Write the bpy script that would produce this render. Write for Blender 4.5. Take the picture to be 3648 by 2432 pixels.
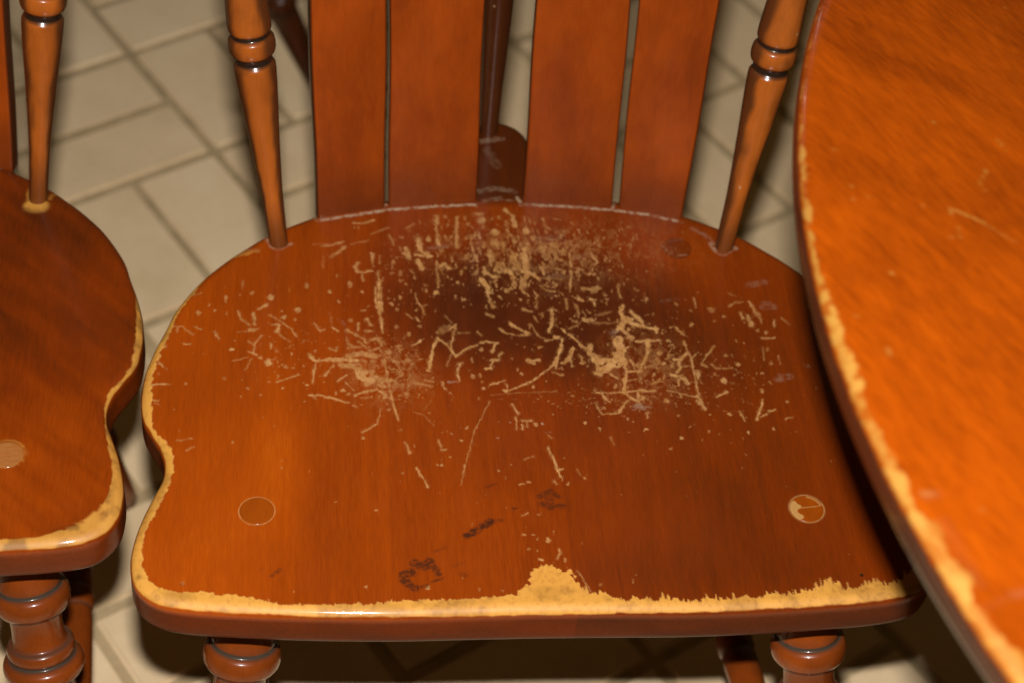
import bpy, bmesh, math, random
import numpy as np
from mathutils import Vector, Matrix

# ------------------------------------------------------------------ clear
for o in list(bpy.data.objects):
    bpy.data.objects.remove(o, do_unlink=True)
scene = bpy.context.scene
COL = scene.collection

# ------------------------------------------------------------------ camera
CAM_POS = Vector((0.0, 0.0, 1.34))
PITCH, ROLL = math.radians(45.4), math.radians(5.8)
fwd = Vector((0, math.cos(PITCH), -math.sin(PITCH)))
up0 = Vector((0, math.sin(PITCH), math.cos(PITCH)))
rt0 = Vector((1, 0, 0))
right = rt0 * math.cos(ROLL) + up0 * math.sin(ROLL)
upv = up0 * math.cos(ROLL) - rt0 * math.sin(ROLL)
rot = Matrix((right, upv, -fwd)).transposed()
cam_data = bpy.data.cameras.new("camera")
cam = bpy.data.objects.new("camera", cam_data)
COL.objects.link(cam)
cam.matrix_world = Matrix.Translation(CAM_POS) @ rot.to_4x4()
cam_data.sensor_width = 36.0
cam_data.lens = 70.4
cam_data.clip_start = 0.02
cam_data.clip_end = 60.0
cam_data.dof.use_dof = True
cam_data.dof.focus_distance = 1.17
cam_data.dof.aperture_fstop = 6.5
scene.camera = cam

# ------------------------------------------------------------------ dim room light
world = bpy.data.worlds.new("World")
scene.world = world
world.use_nodes = True
bgn = world.node_tree.nodes["Background"]
bgn.inputs[0].default_value = (1.0, 0.62, 0.20, 1)
bgn.inputs[1].default_value = 0.062

# ------------------------------------------------------------------ the camera's pop-up flash, a hand's breadth above the lens
fl = bpy.data.lights.new("flash", 'AREA')
fl.shape = 'RECTANGLE'
fl.size, fl.size_y = 0.032, 0.016
fl.energy = 35.5
fl.color = (1.0, 0.98, 0.95)
flash = bpy.data.objects.new("flash", fl)
COL.objects.link(flash)
flash.matrix_world = Matrix.Translation(CAM_POS + upv * 0.088 - fwd * 0.01) @ rot.to_4x4()

scene.render.engine = 'CYCLES'
vs = scene.view_settings
vs.view_transform = 'Standard'
vs.look = 'None'
vs.exposure = 0.0
vs.gamma = 1.0
vs.use_curve_mapping = False

# ------------------------------------------------------------------ helpers
def link(o, parent=None):
    COL.objects.link(o)
    if parent is not None:
        o.parent = parent
    return o

def mesh_obj(name, verts, faces, mat, parent=None, attrs=None, smooth=True):
    me = bpy.data.meshes.new(name)
    V = np.asarray(verts, dtype=np.float32)
    if isinstance(faces, np.ndarray):
        nf, k = faces.shape
        me.vertices.add(len(V)); me.vertices.foreach_set("co", V.ravel())
        me.loops.add(nf * k); me.loops.foreach_set("vertex_index", faces.astype(np.int32).ravel())
        me.polygons.add(nf)
        me.polygons.foreach_set("loop_start", np.arange(0, nf * k, k, dtype=np.int32))
        me.polygons.foreach_set("loop_total", np.full(nf, k, dtype=np.int32))
        me.update(calc_edges=True)
    else:
        me.from_pydata(V.tolist(), [], faces)
    me.validate(verbose=False)
    for k, a in (attrs or {}).items():
        at = me.attributes.new(k, 'FLOAT', 'POINT')
        at.data.foreach_set("value", np.asarray(a, dtype=np.float32))
    if smooth:
        me.polygons.foreach_set("use_smooth", np.ones(len(me.polygons), dtype=bool))
    me.materials.append(mat)
    o = bpy.data.objects.new(name, me)
    return link(o, parent)

def empty(name, loc, rz=0.0):
    e = bpy.data.objects.new(name, None)
    e.empty_display_size = 0.05
    e.location = loc
    e.rotation_euler = (0, 0, rz)
    return link(e)

def tag(o, label=None, cat=None, group=None, kind=None):
    if label: o["label"] = label
    if cat: o["category"] = cat
    if group: o["group"] = group
    if kind: o["kind"] = kind
    return o

def grid_faces(nr, nc, wrap=True):
    i = np.arange(nr - 1)[:, None]; j = np.arange(nc if wrap else nc - 1)[None, :]
    j2 = (j + 1) % nc
    return np.stack([i * nc + j, i * nc + j2, (i + 1) * nc + j2, (i + 1) * nc + j], -1).reshape(-1, 4)

def hash2(ix, iy, seed):
    h = (ix.astype(np.int64) * 374761393 + iy.astype(np.int64) * 668265263 + seed * 974711) & 0xffffffff
    h = ((h ^ (h >> 13)) * 1274126177) & 0xffffffff
    return ((h ^ (h >> 16)) & 0xffff) / 65535.0

def vnoise(x, y, seed=0):
    ix = np.floor(x); iy = np.floor(y)
    fx = x - ix; fy = y - iy
    fx = fx * fx * (3 - 2 * fx); fy = fy * fy * (3 - 2 * fy)
    a = hash2(ix, iy, seed); b = hash2(ix + 1, iy, seed)
    c = hash2(ix, iy + 1, seed); d = hash2(ix + 1, iy + 1, seed)
    return (a + (b - a) * fx) * (1 - fy) + (c + (d - c) * fx) * fy

def fbm(x, y, seed=0, octv=3):
    s = 0; a = 0.5; t = 0
    for k in range(octv):
        s = s + a * vnoise(x, y, seed + k * 17); t += a; a *= 0.5; x = x * 2.03; y = y * 2.03
    return s / t

def sstep(a, b, x):
    t = np.clip((x - a) / (b - a), 0, 1)
    return t * t * (3 - 2 * t)

def stroke_dist(px, py, pts):
    d = np.full(px.shape, 1e9)
    if len(pts) == 1:
        return np.hypot(px - pts[0][0], py - pts[0][1])
    for (x0, y0), (x1, y1) in zip(pts[:-1], pts[1:]):
        dx, dy = x1 - x0, y1 - y0
        L = dx * dx + dy * dy + 1e-9
        t = np.clip(((px - x0) * dx + (py - y0) * dy) / L, 0, 1)
        d = np.minimum(d, np.hypot(px - x0 - t * dx, py - y0 - t * dy))
    return d

def paint(mask, px, py, strokes, soft=0.6, wn=None):
    """raise mask along polylines given in millimetres on the surface"""
    for pts, w, v in strokes:
        xs = [p[0] for p in pts]; ys = [p[1] for p in pts]; r = w * 0.5
        k = np.nonzero((px > min(xs) - r - 1) & (px < max(xs) + r + 1) & (py > min(ys) - r - 1) & (py < max(ys) + r + 1))[0]
        if len(k) == 0: continue
        d = stroke_dist(px[k], py[k], pts)
        q = r if wn is None else r * wn[k]
        m = v * (1 - sstep(np.maximum(q - soft, 0.0), q + soft * 0.5, d))
        mask[k] = np.maximum(mask[k], m)

def paint_blobs(mask, px, py, blobs, soft=0.22):
    for x, y, rx, ry, v in blobs:
        k = np.nonzero((np.abs(px - x) < rx * 1.6 + 1) & (np.abs(py - y) < ry * 1.6 + 1))[0]
        if len(k) == 0: continue
        q = np.hypot((px[k] - x) / rx, (py[k] - y) / ry)
        mask[k] = np.maximum(mask[k], v * (1 - sstep(1 - soft * 2, 1 + soft * 1.5, q)))

def poly_sd(px, py, P):
    """signed distance to a border, positive inside the polygon that P closes"""
    best = np.full(px.shape, 1e9); inside = np.zeros(px.shape, dtype=bool)
    Q = list(P) + [P[0]]
    for (x0, y0), (x1, y1) in zip(Q[:-1], Q[1:]):
        if y0 == y1: continue
        hit = ((y0 > py) != (y1 > py)) & (px < (x1 - x0) * (py - y0) / (y1 - y0) + x0)
        inside ^= hit
    for (x0, y0), (x1, y1) in zip(P[:-1], P[1:]):
        dx, dy = x1 - x0, y1 - y0
        L = dx * dx + dy * dy + 1e-9
        t = np.clip(((px - x0) * dx + (py - y0) * dy) / L, 0, 1)
        d = np.hypot(px - x0 - t * dx, py - y0 - t * dy)
        best = np.minimum(best, d)
    return np.where(inside, best, -best)

def catmull(P, n_per=24):
    P = np.asarray(P, float); n = len(P); out = []
    t = np.linspace(0, 1, n_per, endpoint=False)[:, None]
    for i in range(n):
        p0, p1, p2, p3 = P[i - 1], P[i], P[(i + 1) % n], P[(i + 2) % n]
        out.append(0.5 * (2 * p1 + (p2 - p0) * t + (2 * p0 - 5 * p1 + 4 * p2 - p3) * t ** 2 + (3 * p1 - p0 - 3 * p2 + p3) * t ** 3))
    return np.concatenate(out)

def resample(C, n, weight=None):
    D = np.concatenate([C, C[:1]])
    s = np.hypot(*np.diff(D, axis=0).T)
    if weight is not None:
        s = s * weight(0.5 * (D[1:] + D[:-1]))
    s = np.concatenate([[0], np.cumsum(s)])
    u = np.linspace(0, s[-1], n, endpoint=False)
    return np.stack([np.interp(u, s, D[:, 0]), np.interp(u, s, D[:, 1])], 1)

def lathe(name, p0, p1, prof, mat, parent, seg=40, sub=3, side_dark=0.0):
    """turned part: prof = [(mm along axis from p0, radius mm, groove 0..1)], p0/p1 in metres give the axis"""
    p0 = Vector(p0); ax = (Vector(p1) - p0).normalized()
    e1 = ax.orthogonal().normalized(); e2 = ax.cross(e1)
    pr = np.array(prof, float)
    # soften the profile: extra samples with a gentle curve
    s = np.concatenate([np.linspace(pr[i, 0], pr[i + 1, 0], sub, endpoint=False) for i in range(len(pr) - 1)] + [[pr[-1, 0]]])
    r = np.interp(s, pr[:, 0], pr[:, 1]); g = np.interp(s, pr[:, 0], pr[:, 2])
    r[1:-1] = 0.15 * r[:-2] + 0.7 * r[1:-1] + 0.15 * r[2:]
    th = np.linspace(0, 2 * math.pi, seg, endpoint=False)
    E1, E2, A, P = (np.array(v) for v in (e1, e2, ax, p0))
    V = (P + s[:, None, None] / 1000 * A + r[:, None, None] / 1000 * (np.cos(th)[None, :, None] * E1 + np.sin(th)[None, :, None] * E2)).reshape(-1, 3)
    n = len(s)
    F = [tuple(f) for f in grid_faces(n, seg).tolist()]
    F.append(tuple(range(seg))[::-1]); F.append(tuple((n - 1) * seg + k for k in range(seg)))
    G = np.repeat(g, seg)
    if side_dark:  # darkens faces turned away from the chair front, mottles the upper part
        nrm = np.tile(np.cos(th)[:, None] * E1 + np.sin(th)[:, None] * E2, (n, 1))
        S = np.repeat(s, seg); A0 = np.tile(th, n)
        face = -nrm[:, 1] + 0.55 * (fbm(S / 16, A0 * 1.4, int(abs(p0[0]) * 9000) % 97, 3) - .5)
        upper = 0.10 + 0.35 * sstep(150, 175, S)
        G = np.maximum(G, side_dark * np.maximum(sstep(0.96, 0.55, face), upper * fbm(S / 9, A0 * 2.2, 5, 3) * 1.3))
    o = mesh_obj(name, V, F, mat, parent, {"groove": G})
    return o

# ------------------------------------------------------------------ node helpers
def new_mat(name):
    m = bpy.data.materials.new(name); m.use_nodes = True
    nt = m.node_tree; nt.nodes.clear()
    out = nt.nodes.new("ShaderNodeOutputMaterial")
    b = nt.nodes.new("ShaderNodeBsdfPrincipled")
    nt.links.new(b.outputs[0], out.inputs[0])
    return m, nt, b

class NT:
    def __init__(s, nt): s.nt = nt
    def put(s, inp, v):
        if v is None: return
        if hasattr(v, "is_output"): s.nt.links.new(v, inp)
        else: inp.default_value = v
    def math(s, op, a, b=None, c=None, clamp=False):
        n = s.nt.nodes.new("ShaderNodeMath"); n.operation = op; n.use_clamp = clamp
        for k, v in enumerate((a, b, c)): s.put(n.inputs[k], v)
        return n.outputs[0]
    def mapr(s, v, a, b, c, d, smooth=False):
        n = s.nt.nodes.new("ShaderNodeMapRange"); n.clamp = True
        if smooth: n.interpolation_type = 'SMOOTHSTEP'
        for k, q in enumerate((v, a, b, c, d)): s.put(n.inputs[k], q)
        return n.outputs[0]
    def mix(s, f, a, b, mode='MIX'):
        n = s.nt.nodes.new("ShaderNodeMix"); n.data_type = 'RGBA'; n.blend_type = mode
        n.clamp_factor = True
        s.put(n.inputs[0], f); s.put(n.inputs[6], a); s.put(n.inputs[7], b)
        return n.outputs[2]
    def attr(s, name):
        n = s.nt.nodes.new("ShaderNodeAttribute"); n.attribute_name = name
        return n.outputs["Fac"]
    def coords(s, scale=(1, 1, 1), rotz=0.0, kind="Object", off=None):
        t = s.nt.nodes.new("ShaderNodeTexCoord")
        src = t.outputs[kind]
        if off is not None:
            va = s.nt.nodes.new("ShaderNodeVectorMath"); va.operation = 'ADD'
            s.nt.links.new(src, va.inputs[0]); s.nt.links.new(off, va.inputs[1]); src = va.outputs[0]
        if rotz:
            r = s.nt.nodes.new("ShaderNodeVectorRotate"); r.rotation_type = 'Z_AXIS'
            s.nt.links.new(src, r.inputs["Vector"]); r.inputs["Angle"].default_value = rotz; src = r.outputs[0]
        m = s.nt.nodes.new("ShaderNodeVectorMath"); m.operation = 'MULTIPLY'
        s.nt.links.new(src, m.inputs[0]); m.inputs[1].default_value = scale
        return m.outputs[0]
    def noise(s, vec, scale=1.0, detail=3, rough=0.55, dist=0.0):
        n = s.nt.nodes.new("ShaderNodeTexNoise")
        s.put(n.inputs["Vector"], vec); n.inputs["Scale"].default_value = scale
        n.inputs["Detail"].default_value = detail; n.inputs["Roughness"].default_value = rough
        n.inputs["Distortion"].default_value = dist
        return n.outputs["Fac"]
    def ramp(s, f, stops):
        n = s.nt.nodes.new("ShaderNodeValToRGB"); cr = n.color_ramp
        while len(cr.elements) < len(stops): cr.elements.new(0.5)
        for e, (p, c) in zip(cr.elements, stops): e.position = p; e.color = (*c, 1)
        s.put(n.inputs[0], f); return n.outputs[0]
    def bump(s, h, strength, dist=0.001):
        n = s.nt.nodes.new("ShaderNodeBump"); s.put(n.inputs["Height"], h)
        n.inputs["Strength"].default_value = strength; n.inputs["Distance"].default_value = dist
        return n.outputs[0]
    def objrand(s):
        n = s.nt.nodes.new("ShaderNodeObjectInfo"); return n.outputs["Random"]
    def rnd_offset(s):
        n = s.nt.nodes.new("ShaderNodeObjectInfo")
        c = s.nt.nodes.new("ShaderNodeVectorMath"); c.operation = 'SCALE'
        cx = s.nt.nodes.new("ShaderNodeCombineXYZ")
        s.nt.links.new(n.outputs["Random"], cx.inputs[0]); s.nt.links.new(n.outputs["Random"], cx.inputs[1])
        s.nt.links.new(cx.outputs[0], c.inputs[0]); c.inputs["Scale"].default_value = 7.0
        return c.outputs[0]

# stained maple finish, linear colours from dark pooled stain to thin honey stain
STAIN = [(0.0, (0.020, 0.0042, 0.0010)), (0.28, (0.052, 0.0088, 0.0010)), (0.52, (0.120, 0.0168, 0.0005)), (0.78, (0.215, 0.034, 0.0007)), (1.0, (0.31, 0.062, 0.0013))]
BARE_A, BARE_B = (0.36, 0.158, 0.020, 1), (0.47, 0.220, 0.036, 1)

def seat_material(name):
    m, nt, b = new_mat(name); N = NT(nt)
    grain = N.noise(N.coords((420, 26, 300)), 1, 4, 0.6, 0.3)
    fine = N.noise(N.coords((1500, 90, 1100)), 1, 2, 0.5)
    pores = N.noise(N.coords((2600, 2600, 2600)), 1, 1, 0.5)
    tone = N.math('ADD', N.attr("tone"), N.math('MULTIPLY', N.math('SUBTRACT', grain, 0.5), 0.15))
    tone = N.math('ADD', tone, N.math('MULTIPLY', N.math('SUBTRACT', fine, 0.5), 0.22))
    tone = N.math('ADD', tone, N.math('MULTIPLY', N.math('SUBTRACT', pores, 0.5), 0.10), clamp=True)
    fin = N.ramp(tone, STAIN)
    bare = N.mix(N.math('ADD', N.math('MULTIPLY', fine, 0.8), N.math('MULTIPLY', pores, 0.3)), BARE_A, BARE_B)
    bare = N.mix(N.mapr(N.attr("soil"), 0, 1, 0, 1), bare, (0.19, 0.080, 0.012, 1))
    bare = N.mix(N.attr("scratch"), bare, N.mix(N.mapr(N.noise(N.coords((260, 170, 260)), 1, 3, .6), 0.38, 0.62, 0, 1), (0.37, 0.200, 0.078, 1), (0.215, 0.100, 0.032, 1)))
    wear = N.attr("wear")
    col = N.mix(wear, fin, bare)
    col = N.mix(N.attr("grime"), col, (0.016, 0.0065, 0.003, 1))
    col = N.mix(N.attr("dust"), col, (0.25, 0.165, 0.100, 1))
    N.put(b.inputs["Base Color"], col)
    rough = N.math('ADD', N.mapr(wear, 0, 1, 0.22, 0.5), N.math('MULTIPLY', N.noise(N.coords((60, 60, 60)), 1, 3), 0.16))
    N.put(b.inputs["Roughness"], rough)
    gl = N.attr("gloss")
    N.put(b.inputs["Specular IOR Level"], N.math('MULTIPLY', gl, 0.3))
    N.put(b.inputs["Coat Weight"], N.math('MULTIPLY', gl, N.mapr(wear, 0, 1, 0.25, 1.0))); N.put(b.inputs["Coat Roughness"], N.mapr(wear, 0, 1, 0.14, 0.05))
    h = N.math('ADD', N.math('MULTIPLY', wear, -0.6), N.math('MULTIPLY', grain, 0.12))
    N.put(b.inputs["Normal"], N.bump(h, 0.22, 0.0003))
    return m

def turned_material(name, lo, hi, groove_col, along=(90, 90, 14), base=0.55, patch=0.3, coat=0.32):
    """stained wood for slats, posts, legs: grain runs along z"""
    m, nt, b = new_mat(name); N = NT(nt)
    off = N.rnd_offset()
    g = N.noise(N.coords(along, off=off), 1, 4, 0.6, 0.4)
    f = N.noise(N.coords((along[0] * 9, along[1] * 9, along[2] * 4), off=off), 1, 2)
    p = N.noise(N.coords((26, 26, 15), off=off), 1, 3, 0.6)
    t = N.math('ADD', N.math('MULTIPLY', N.math('SUBTRACT', g, 0.5), 0.30), base)
    t = N.math('ADD', t, N.math('MULTIPLY', N.math('SUBTRACT', f, 0.5), 0.18))
    t = N.math('ADD', t, N.math('MULTIPLY', N.math('SUBTRACT', p, 0.5), patch * 2), clamp=True)
    col = N.ramp(t, STAIN)
    col = N.mix(0.6, col, N.mix(t, lo, hi))
    # small pale chips through the varnish
    v = nt.nodes.new("ShaderNodeTexVoronoi"); N.put(v.inputs["Vector"], N.coords((70, 70, 55), off=off)); v.inputs["Scale"].default_value = 1
    chip = N.math('MULTIPLY', N.mapr(v.outputs["Distance"], 0.05, 0.09, 1, 0), N.mapr(N.noise(N.coords((31, 31, 31), off=off), 1, 1), 0.60, 0.64, 0, 1))
    col = N.mix(N.math('MULTIPLY', chip, 0.7), col, (0.34, 0.20, 0.10, 1))
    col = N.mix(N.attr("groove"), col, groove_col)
    N.put(b.inputs["Base Color"], col)
    N.put(b.inputs["Roughness"], N.math('ADD', 0.20, N.math('MULTIPLY', p, 0.15)))
    b.inputs["Specular IOR Level"].default_value = 0.2
    b.inputs["Coat Weight"].default_value = coat; b.inputs["Coat Roughness"].default_value = 0.08 if coat > .2 else 0.3
    N.put(b.inputs["Normal"], N.bump(N.math('ADD', g, N.math('MULTIPLY', f, 0.4)), 0.12, 0.0004))
    return m

M_SEAT = seat_material("worn_seat_varnish")
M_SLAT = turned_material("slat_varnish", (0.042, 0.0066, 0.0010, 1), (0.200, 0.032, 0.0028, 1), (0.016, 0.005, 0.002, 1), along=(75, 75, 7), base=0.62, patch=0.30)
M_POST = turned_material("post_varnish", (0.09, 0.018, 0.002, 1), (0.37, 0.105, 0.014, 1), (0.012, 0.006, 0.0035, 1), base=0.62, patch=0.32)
M_LEG = turned_material("leg_varnish", (0.045, 0.009, 0.002, 1), (0.20, 0.044, 0.005, 1), (0.034, 0.023, 0.016, 1), base=0.50, patch=0.30)
M_DARK = turned_material("dark_leg_varnish", (0.022, 0.0065, 0.002, 1), (0.075, 0.022, 0.007, 1), (0.012, 0.007, 0.004, 1), base=0.22, patch=0.15, coat=0.08)
M_PLUG = turned_material("plug_end_grain", (0.05, 0.010, 0.001, 1), (0.22, 0.046, 0.002, 1), (0.30, 0.16, 0.05, 1), along=(160, 60, 60), base=0.68, patch=0.12)

# ------------------------------------------------------------------ floor
def tile_material():
    m, nt, b = new_mat("beige_floor_tile"); N = NT(nt)
    off = N.rnd_offset()
    r = N.objrand()
    n1 = N.noise(N.coords((14, 14, 14), off=off), 1, 4, 0.6)
    n2 = N.noise(N.coords((120, 120, 120), off=off), 1, 3, 0.6)
    n3 = N.noise(N.coords((700, 700, 700), off=off), 1, 1, 0.5)
    t = N.math('ADD', N.math('MULTIPLY', n1, 0.7), N.math('MULTIPLY', n2, 0.25))
    t = N.math('ADD', t, N.math('MULTIPLY', n3, 0.12))
    t = N.math('ADD', t, N.math('MULTIPLY', N.math('SUBTRACT', r, 0.5), 0.30))
    col = N.ramp(t, [(0.2, (0.50, 0.365, 0.205)), (0.55, (0.62, 0.455, 0.272)), (0.9, (0.69, 0.545, 0.345))])
    col = N.mix(N.mapr(N.noise(N.coords((42, 42, 42), off=off), 1, 4, 0.7), 0.60, 0.76, 0, 0.35), col, (0.44, 0.30, 0.17, 1))
    N.put(b.inputs["Base Color"], col); b.inputs["Roughness"].default_value = 0.6
    N.put(b.inputs["Normal"], N.bump(n2, 0.25, 0.001))
    return m
def grout_material():
    m, nt, b = new_mat("tan_grout"); N = NT(nt)
    n = N.noise(N.coords((40, 40, 40)), 1, 5, 0.65)
    N.put(b.inputs["Base Color"], N.ramp(n, [(0.3, (0.27, 0.19, 0.095)), (0.7, (0.41, 0.295, 0.155))]))
    b.inputs["Roughness"].default_value = 0.9
    return m
M_TILE, M_GROUT = tile_material(), grout_material()

floor = mesh_obj("floor", [(-2.2, -0.4, -0.0028), (2.2, -0.4, -0.0028), (2.2, 3.6, -0.0028), (-2.2, 3.6, -0.0028)], [(0, 1, 2, 3)], M_GROUT, smooth=False)
tag(floor, kind='structure')

U = 0.0925            # one tile is 1 x 2 units, laid in basket weave
GAP = 0.0095
TILE_O = Vector((-0.4374, 1.6946))
TILE_ANG = math.radians(-51.2)
tu = Vector((math.cos(TILE_ANG), math.sin(TILE_ANG)))        # along the long grout lines
tv = Vector((-tu.y, tu.x))

def tile_mesh(lx, ly):
    bm = bmesh.new()
    bmesh.ops.create_cube(bm, size=1.0)
    bmesh.ops.scale(bm, vec=(lx, ly, 0.010), verts=bm.verts)
    bmesh.ops.translate(bm, vec=(0, 0, -0.005), verts=bm.verts)
    top = [e for e in bm.edges if all(v.co.z > -0.001 for v in e.verts)]
    bmesh.ops.bevel(bm, geom=top, offset=0.0026, segments=2, affect='EDGES')
    me = bpy.data.meshes.new("tile"); bm.to_mesh(me); bm.free()
    me.materials.append(M_TILE)
    return me
TILE_ME = tile_mesh(2 * U - GAP, U - GAP)
rng = random.Random(4)
cells = []
for i in range(-16, 16):
    for j in range(-16, 16):
        for k in range(2):
            if (i + j) % 2 == 0:
                a, c, ang = 2 * i + 1, 2 * j + 0.5 + k, 0.0            # long along u
            else:
                a, c, ang = 2 * i + 0.5 + k, 2 * j + 1, math.pi / 2
            p = TILE_O + tu * (a * U) + tv * (c * U)
            cells.append((p, ang))
near, far = [], []
for p, ang in cells:
    if not (-2.1 < p.x < 2.1 and -0.3 < p.y < 3.4): continue
    hw = 0.50 + 0.10 * (p.y - 0.9)
    (near if (0.75 < p.y < 2.12 and abs(p.x + 0.02) < hw + 0.09) else far).append((p, ang))
near.sort(key=lambda q: abs(q[0].x) + abs(q[0].y - 1.4))
far += near[300:]; near = near[:300]
for p, ang in near:
    o = bpy.data.objects.new("tile", TILE_ME)
    o.location = (p.x, p.y, rng.uniform(-0.0006, 0.0006))
    o.rotation_euler = (rng.uniform(-.002, .002), rng.uniform(-.002, .002), TILE_ANG + ang + rng.uniform(-.006, .006))
    link(o, floor)
bm = bmesh.new()
for p, ang in far:
    n0 = len(bm.verts); bm.from_mesh(TILE_ME); bm.verts.ensure_lookup_table()
    mt = Matrix.Translation((p.x, p.y, 0)) @ Matrix.Rotation(TILE_ANG + ang, 4, 'Z')
    for v in bm.verts[n0:]: v.co = mt @ v.co
me = bpy.data.meshes.new("distant_tiles"); bm.to_mesh(me); bm.free(); me.materials.append(M_TILE)
tag(link(bpy.data.objects.new("distant_tiles", me), floor), kind='stuff')

# ------------------------------------------------------------------ chair data, millimetres, x across, y to the back, z from the seat top
SEAT_H = 440.0
HALF = [(0, -73.6), (-45, -73.9), (-85.8, -74.2), (-133.8, -72.6), (-181.5, -69.3), (-205.3, -66.0), (-217.4, -61.6), (-225.3, -54.5), (-230, -45), (-231.6, -31.3),
        (-230.1, -16.3), (-226.2, .2), (-221.1, 15.4), (-216.8, 27.9), (-216.4, 38.9), (-219.4, 50.8), (-225.2, 62.6), (-230.8, 74.7), (-232.9, 91.2), (-231.5, 112.5),
        (-226.6, 133.3), (-220.6, 151.5), (-214.4, 170.1), (-200.5, 194.5), (-185.5, 212.8), (-173.9, 224.2), (-158.9, 237.6), (-140, 249.5), (-122, 259), (-95, 269), (-65, 276),
        (-45, 281), (-34, 290), (-29, 305), (-27.5, 322), (-25, 338), (-19, 349), (-9, 355.5)]
OUTLINE = HALF + [(-3, 356.2)] + [(-x - 4 if y > 280 else -x, y) for x, y in HALF[:0:-1]]
THICK = 30.0

def dish(x, y):
    return 5.0 * np.exp(-((x / 125.0) ** 2 + ((y - 118) / 78.0) ** 2) ** 1.3)

def seat_shape(n, rings):
    w = lambda c: 1.0 + 0.0 * c[:, 0]
    C = resample(catmull(OUTLINE), n, w)
    T = np.roll(C, -1, 0) - np.roll(C, 1, 0)
    T /= np.hypot(T[:, 0], T[:, 1])[:, None]
    Nn = np.stack([T[:, 1], -T[:, 0]], 1)                 # points one way; fix so that it points inward
    if ((np.array([0, 95]) - C) * Nn).sum() < 0: Nn = -Nn
    # smooth normals a little so inner offsets stay clean
    for _ in range(6):
        Nn = (np.roll(Nn, 1, 0) + Nn + np.roll(Nn, -1, 0)) / 3
    Nn /= np.hypot(Nn[:, 0], Nn[:, 1])[:, None]
    prof = [(60, -THICK), (9, -THICK), (5, -THICK + .8), (2, -THICK + 2.6), (.5, -THICK + 5), (0, -THICK + 8), (0, -16), (.1, -9)]
    R = 6.6
    for a in np.linspace(8, 90, 15):
        ar = math.radians(a)
        prof.append((R * 1.05 * (1 - math.cos(ar)), -R * 0.85 * (1 - math.sin(ar)) ))
    prof += [(d, 0.0) for d in np.arange(7.5, 11.01, 0.5)]
    X, Z, IN = [], [], []
    for d, z in prof:
        X.append(C + Nn * d); Z.append(np.full(n, z)); IN.append(np.full(n, d))
    base = X[-1]; ctr = np.array([0.0, 95.0])
    # bottom starts as a fan from its centre
    X.insert(0, ctr + (X[0] - ctr) * 0.02); Z.insert(0, np.full(n, -THICK)); IN.insert(0, np.full(n, 100.0))
    for k in range(1, rings + 1):
        f = 1 - (k / rings) * 0.99995
        X.append(ctr + (base - ctr) * f); Z.append(np.zeros(n)); IN.append(11 + (1 - f) * 150)
    X = np.array([np.asarray(x) for x in X]); Z = np.array(Z)
    IN = np.array([np.broadcast_to(np.asarray(i, float), (n,)) for i in IN])
    npf = len(prof) + 1
    x = X[..., 0].ravel(); y = X[..., 1].ravel(); z = Z.ravel().copy(); ins = IN.ravel()
    top = np.arange(len(z)) >= (npf - 1) * n
    z = np.where(top, z - dish(x, y) * sstep(10, 34, ins), z)
    # the front edge swells slightly in the middle
    z += np.where(z > -14, 1.2 * np.exp(-((x - 5) / 60) ** 2 - ((y + 74) / 30) ** 2), 0)
    F = grid_faces(X.shape[0], n)
    return x, y, z, ins, F

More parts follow.
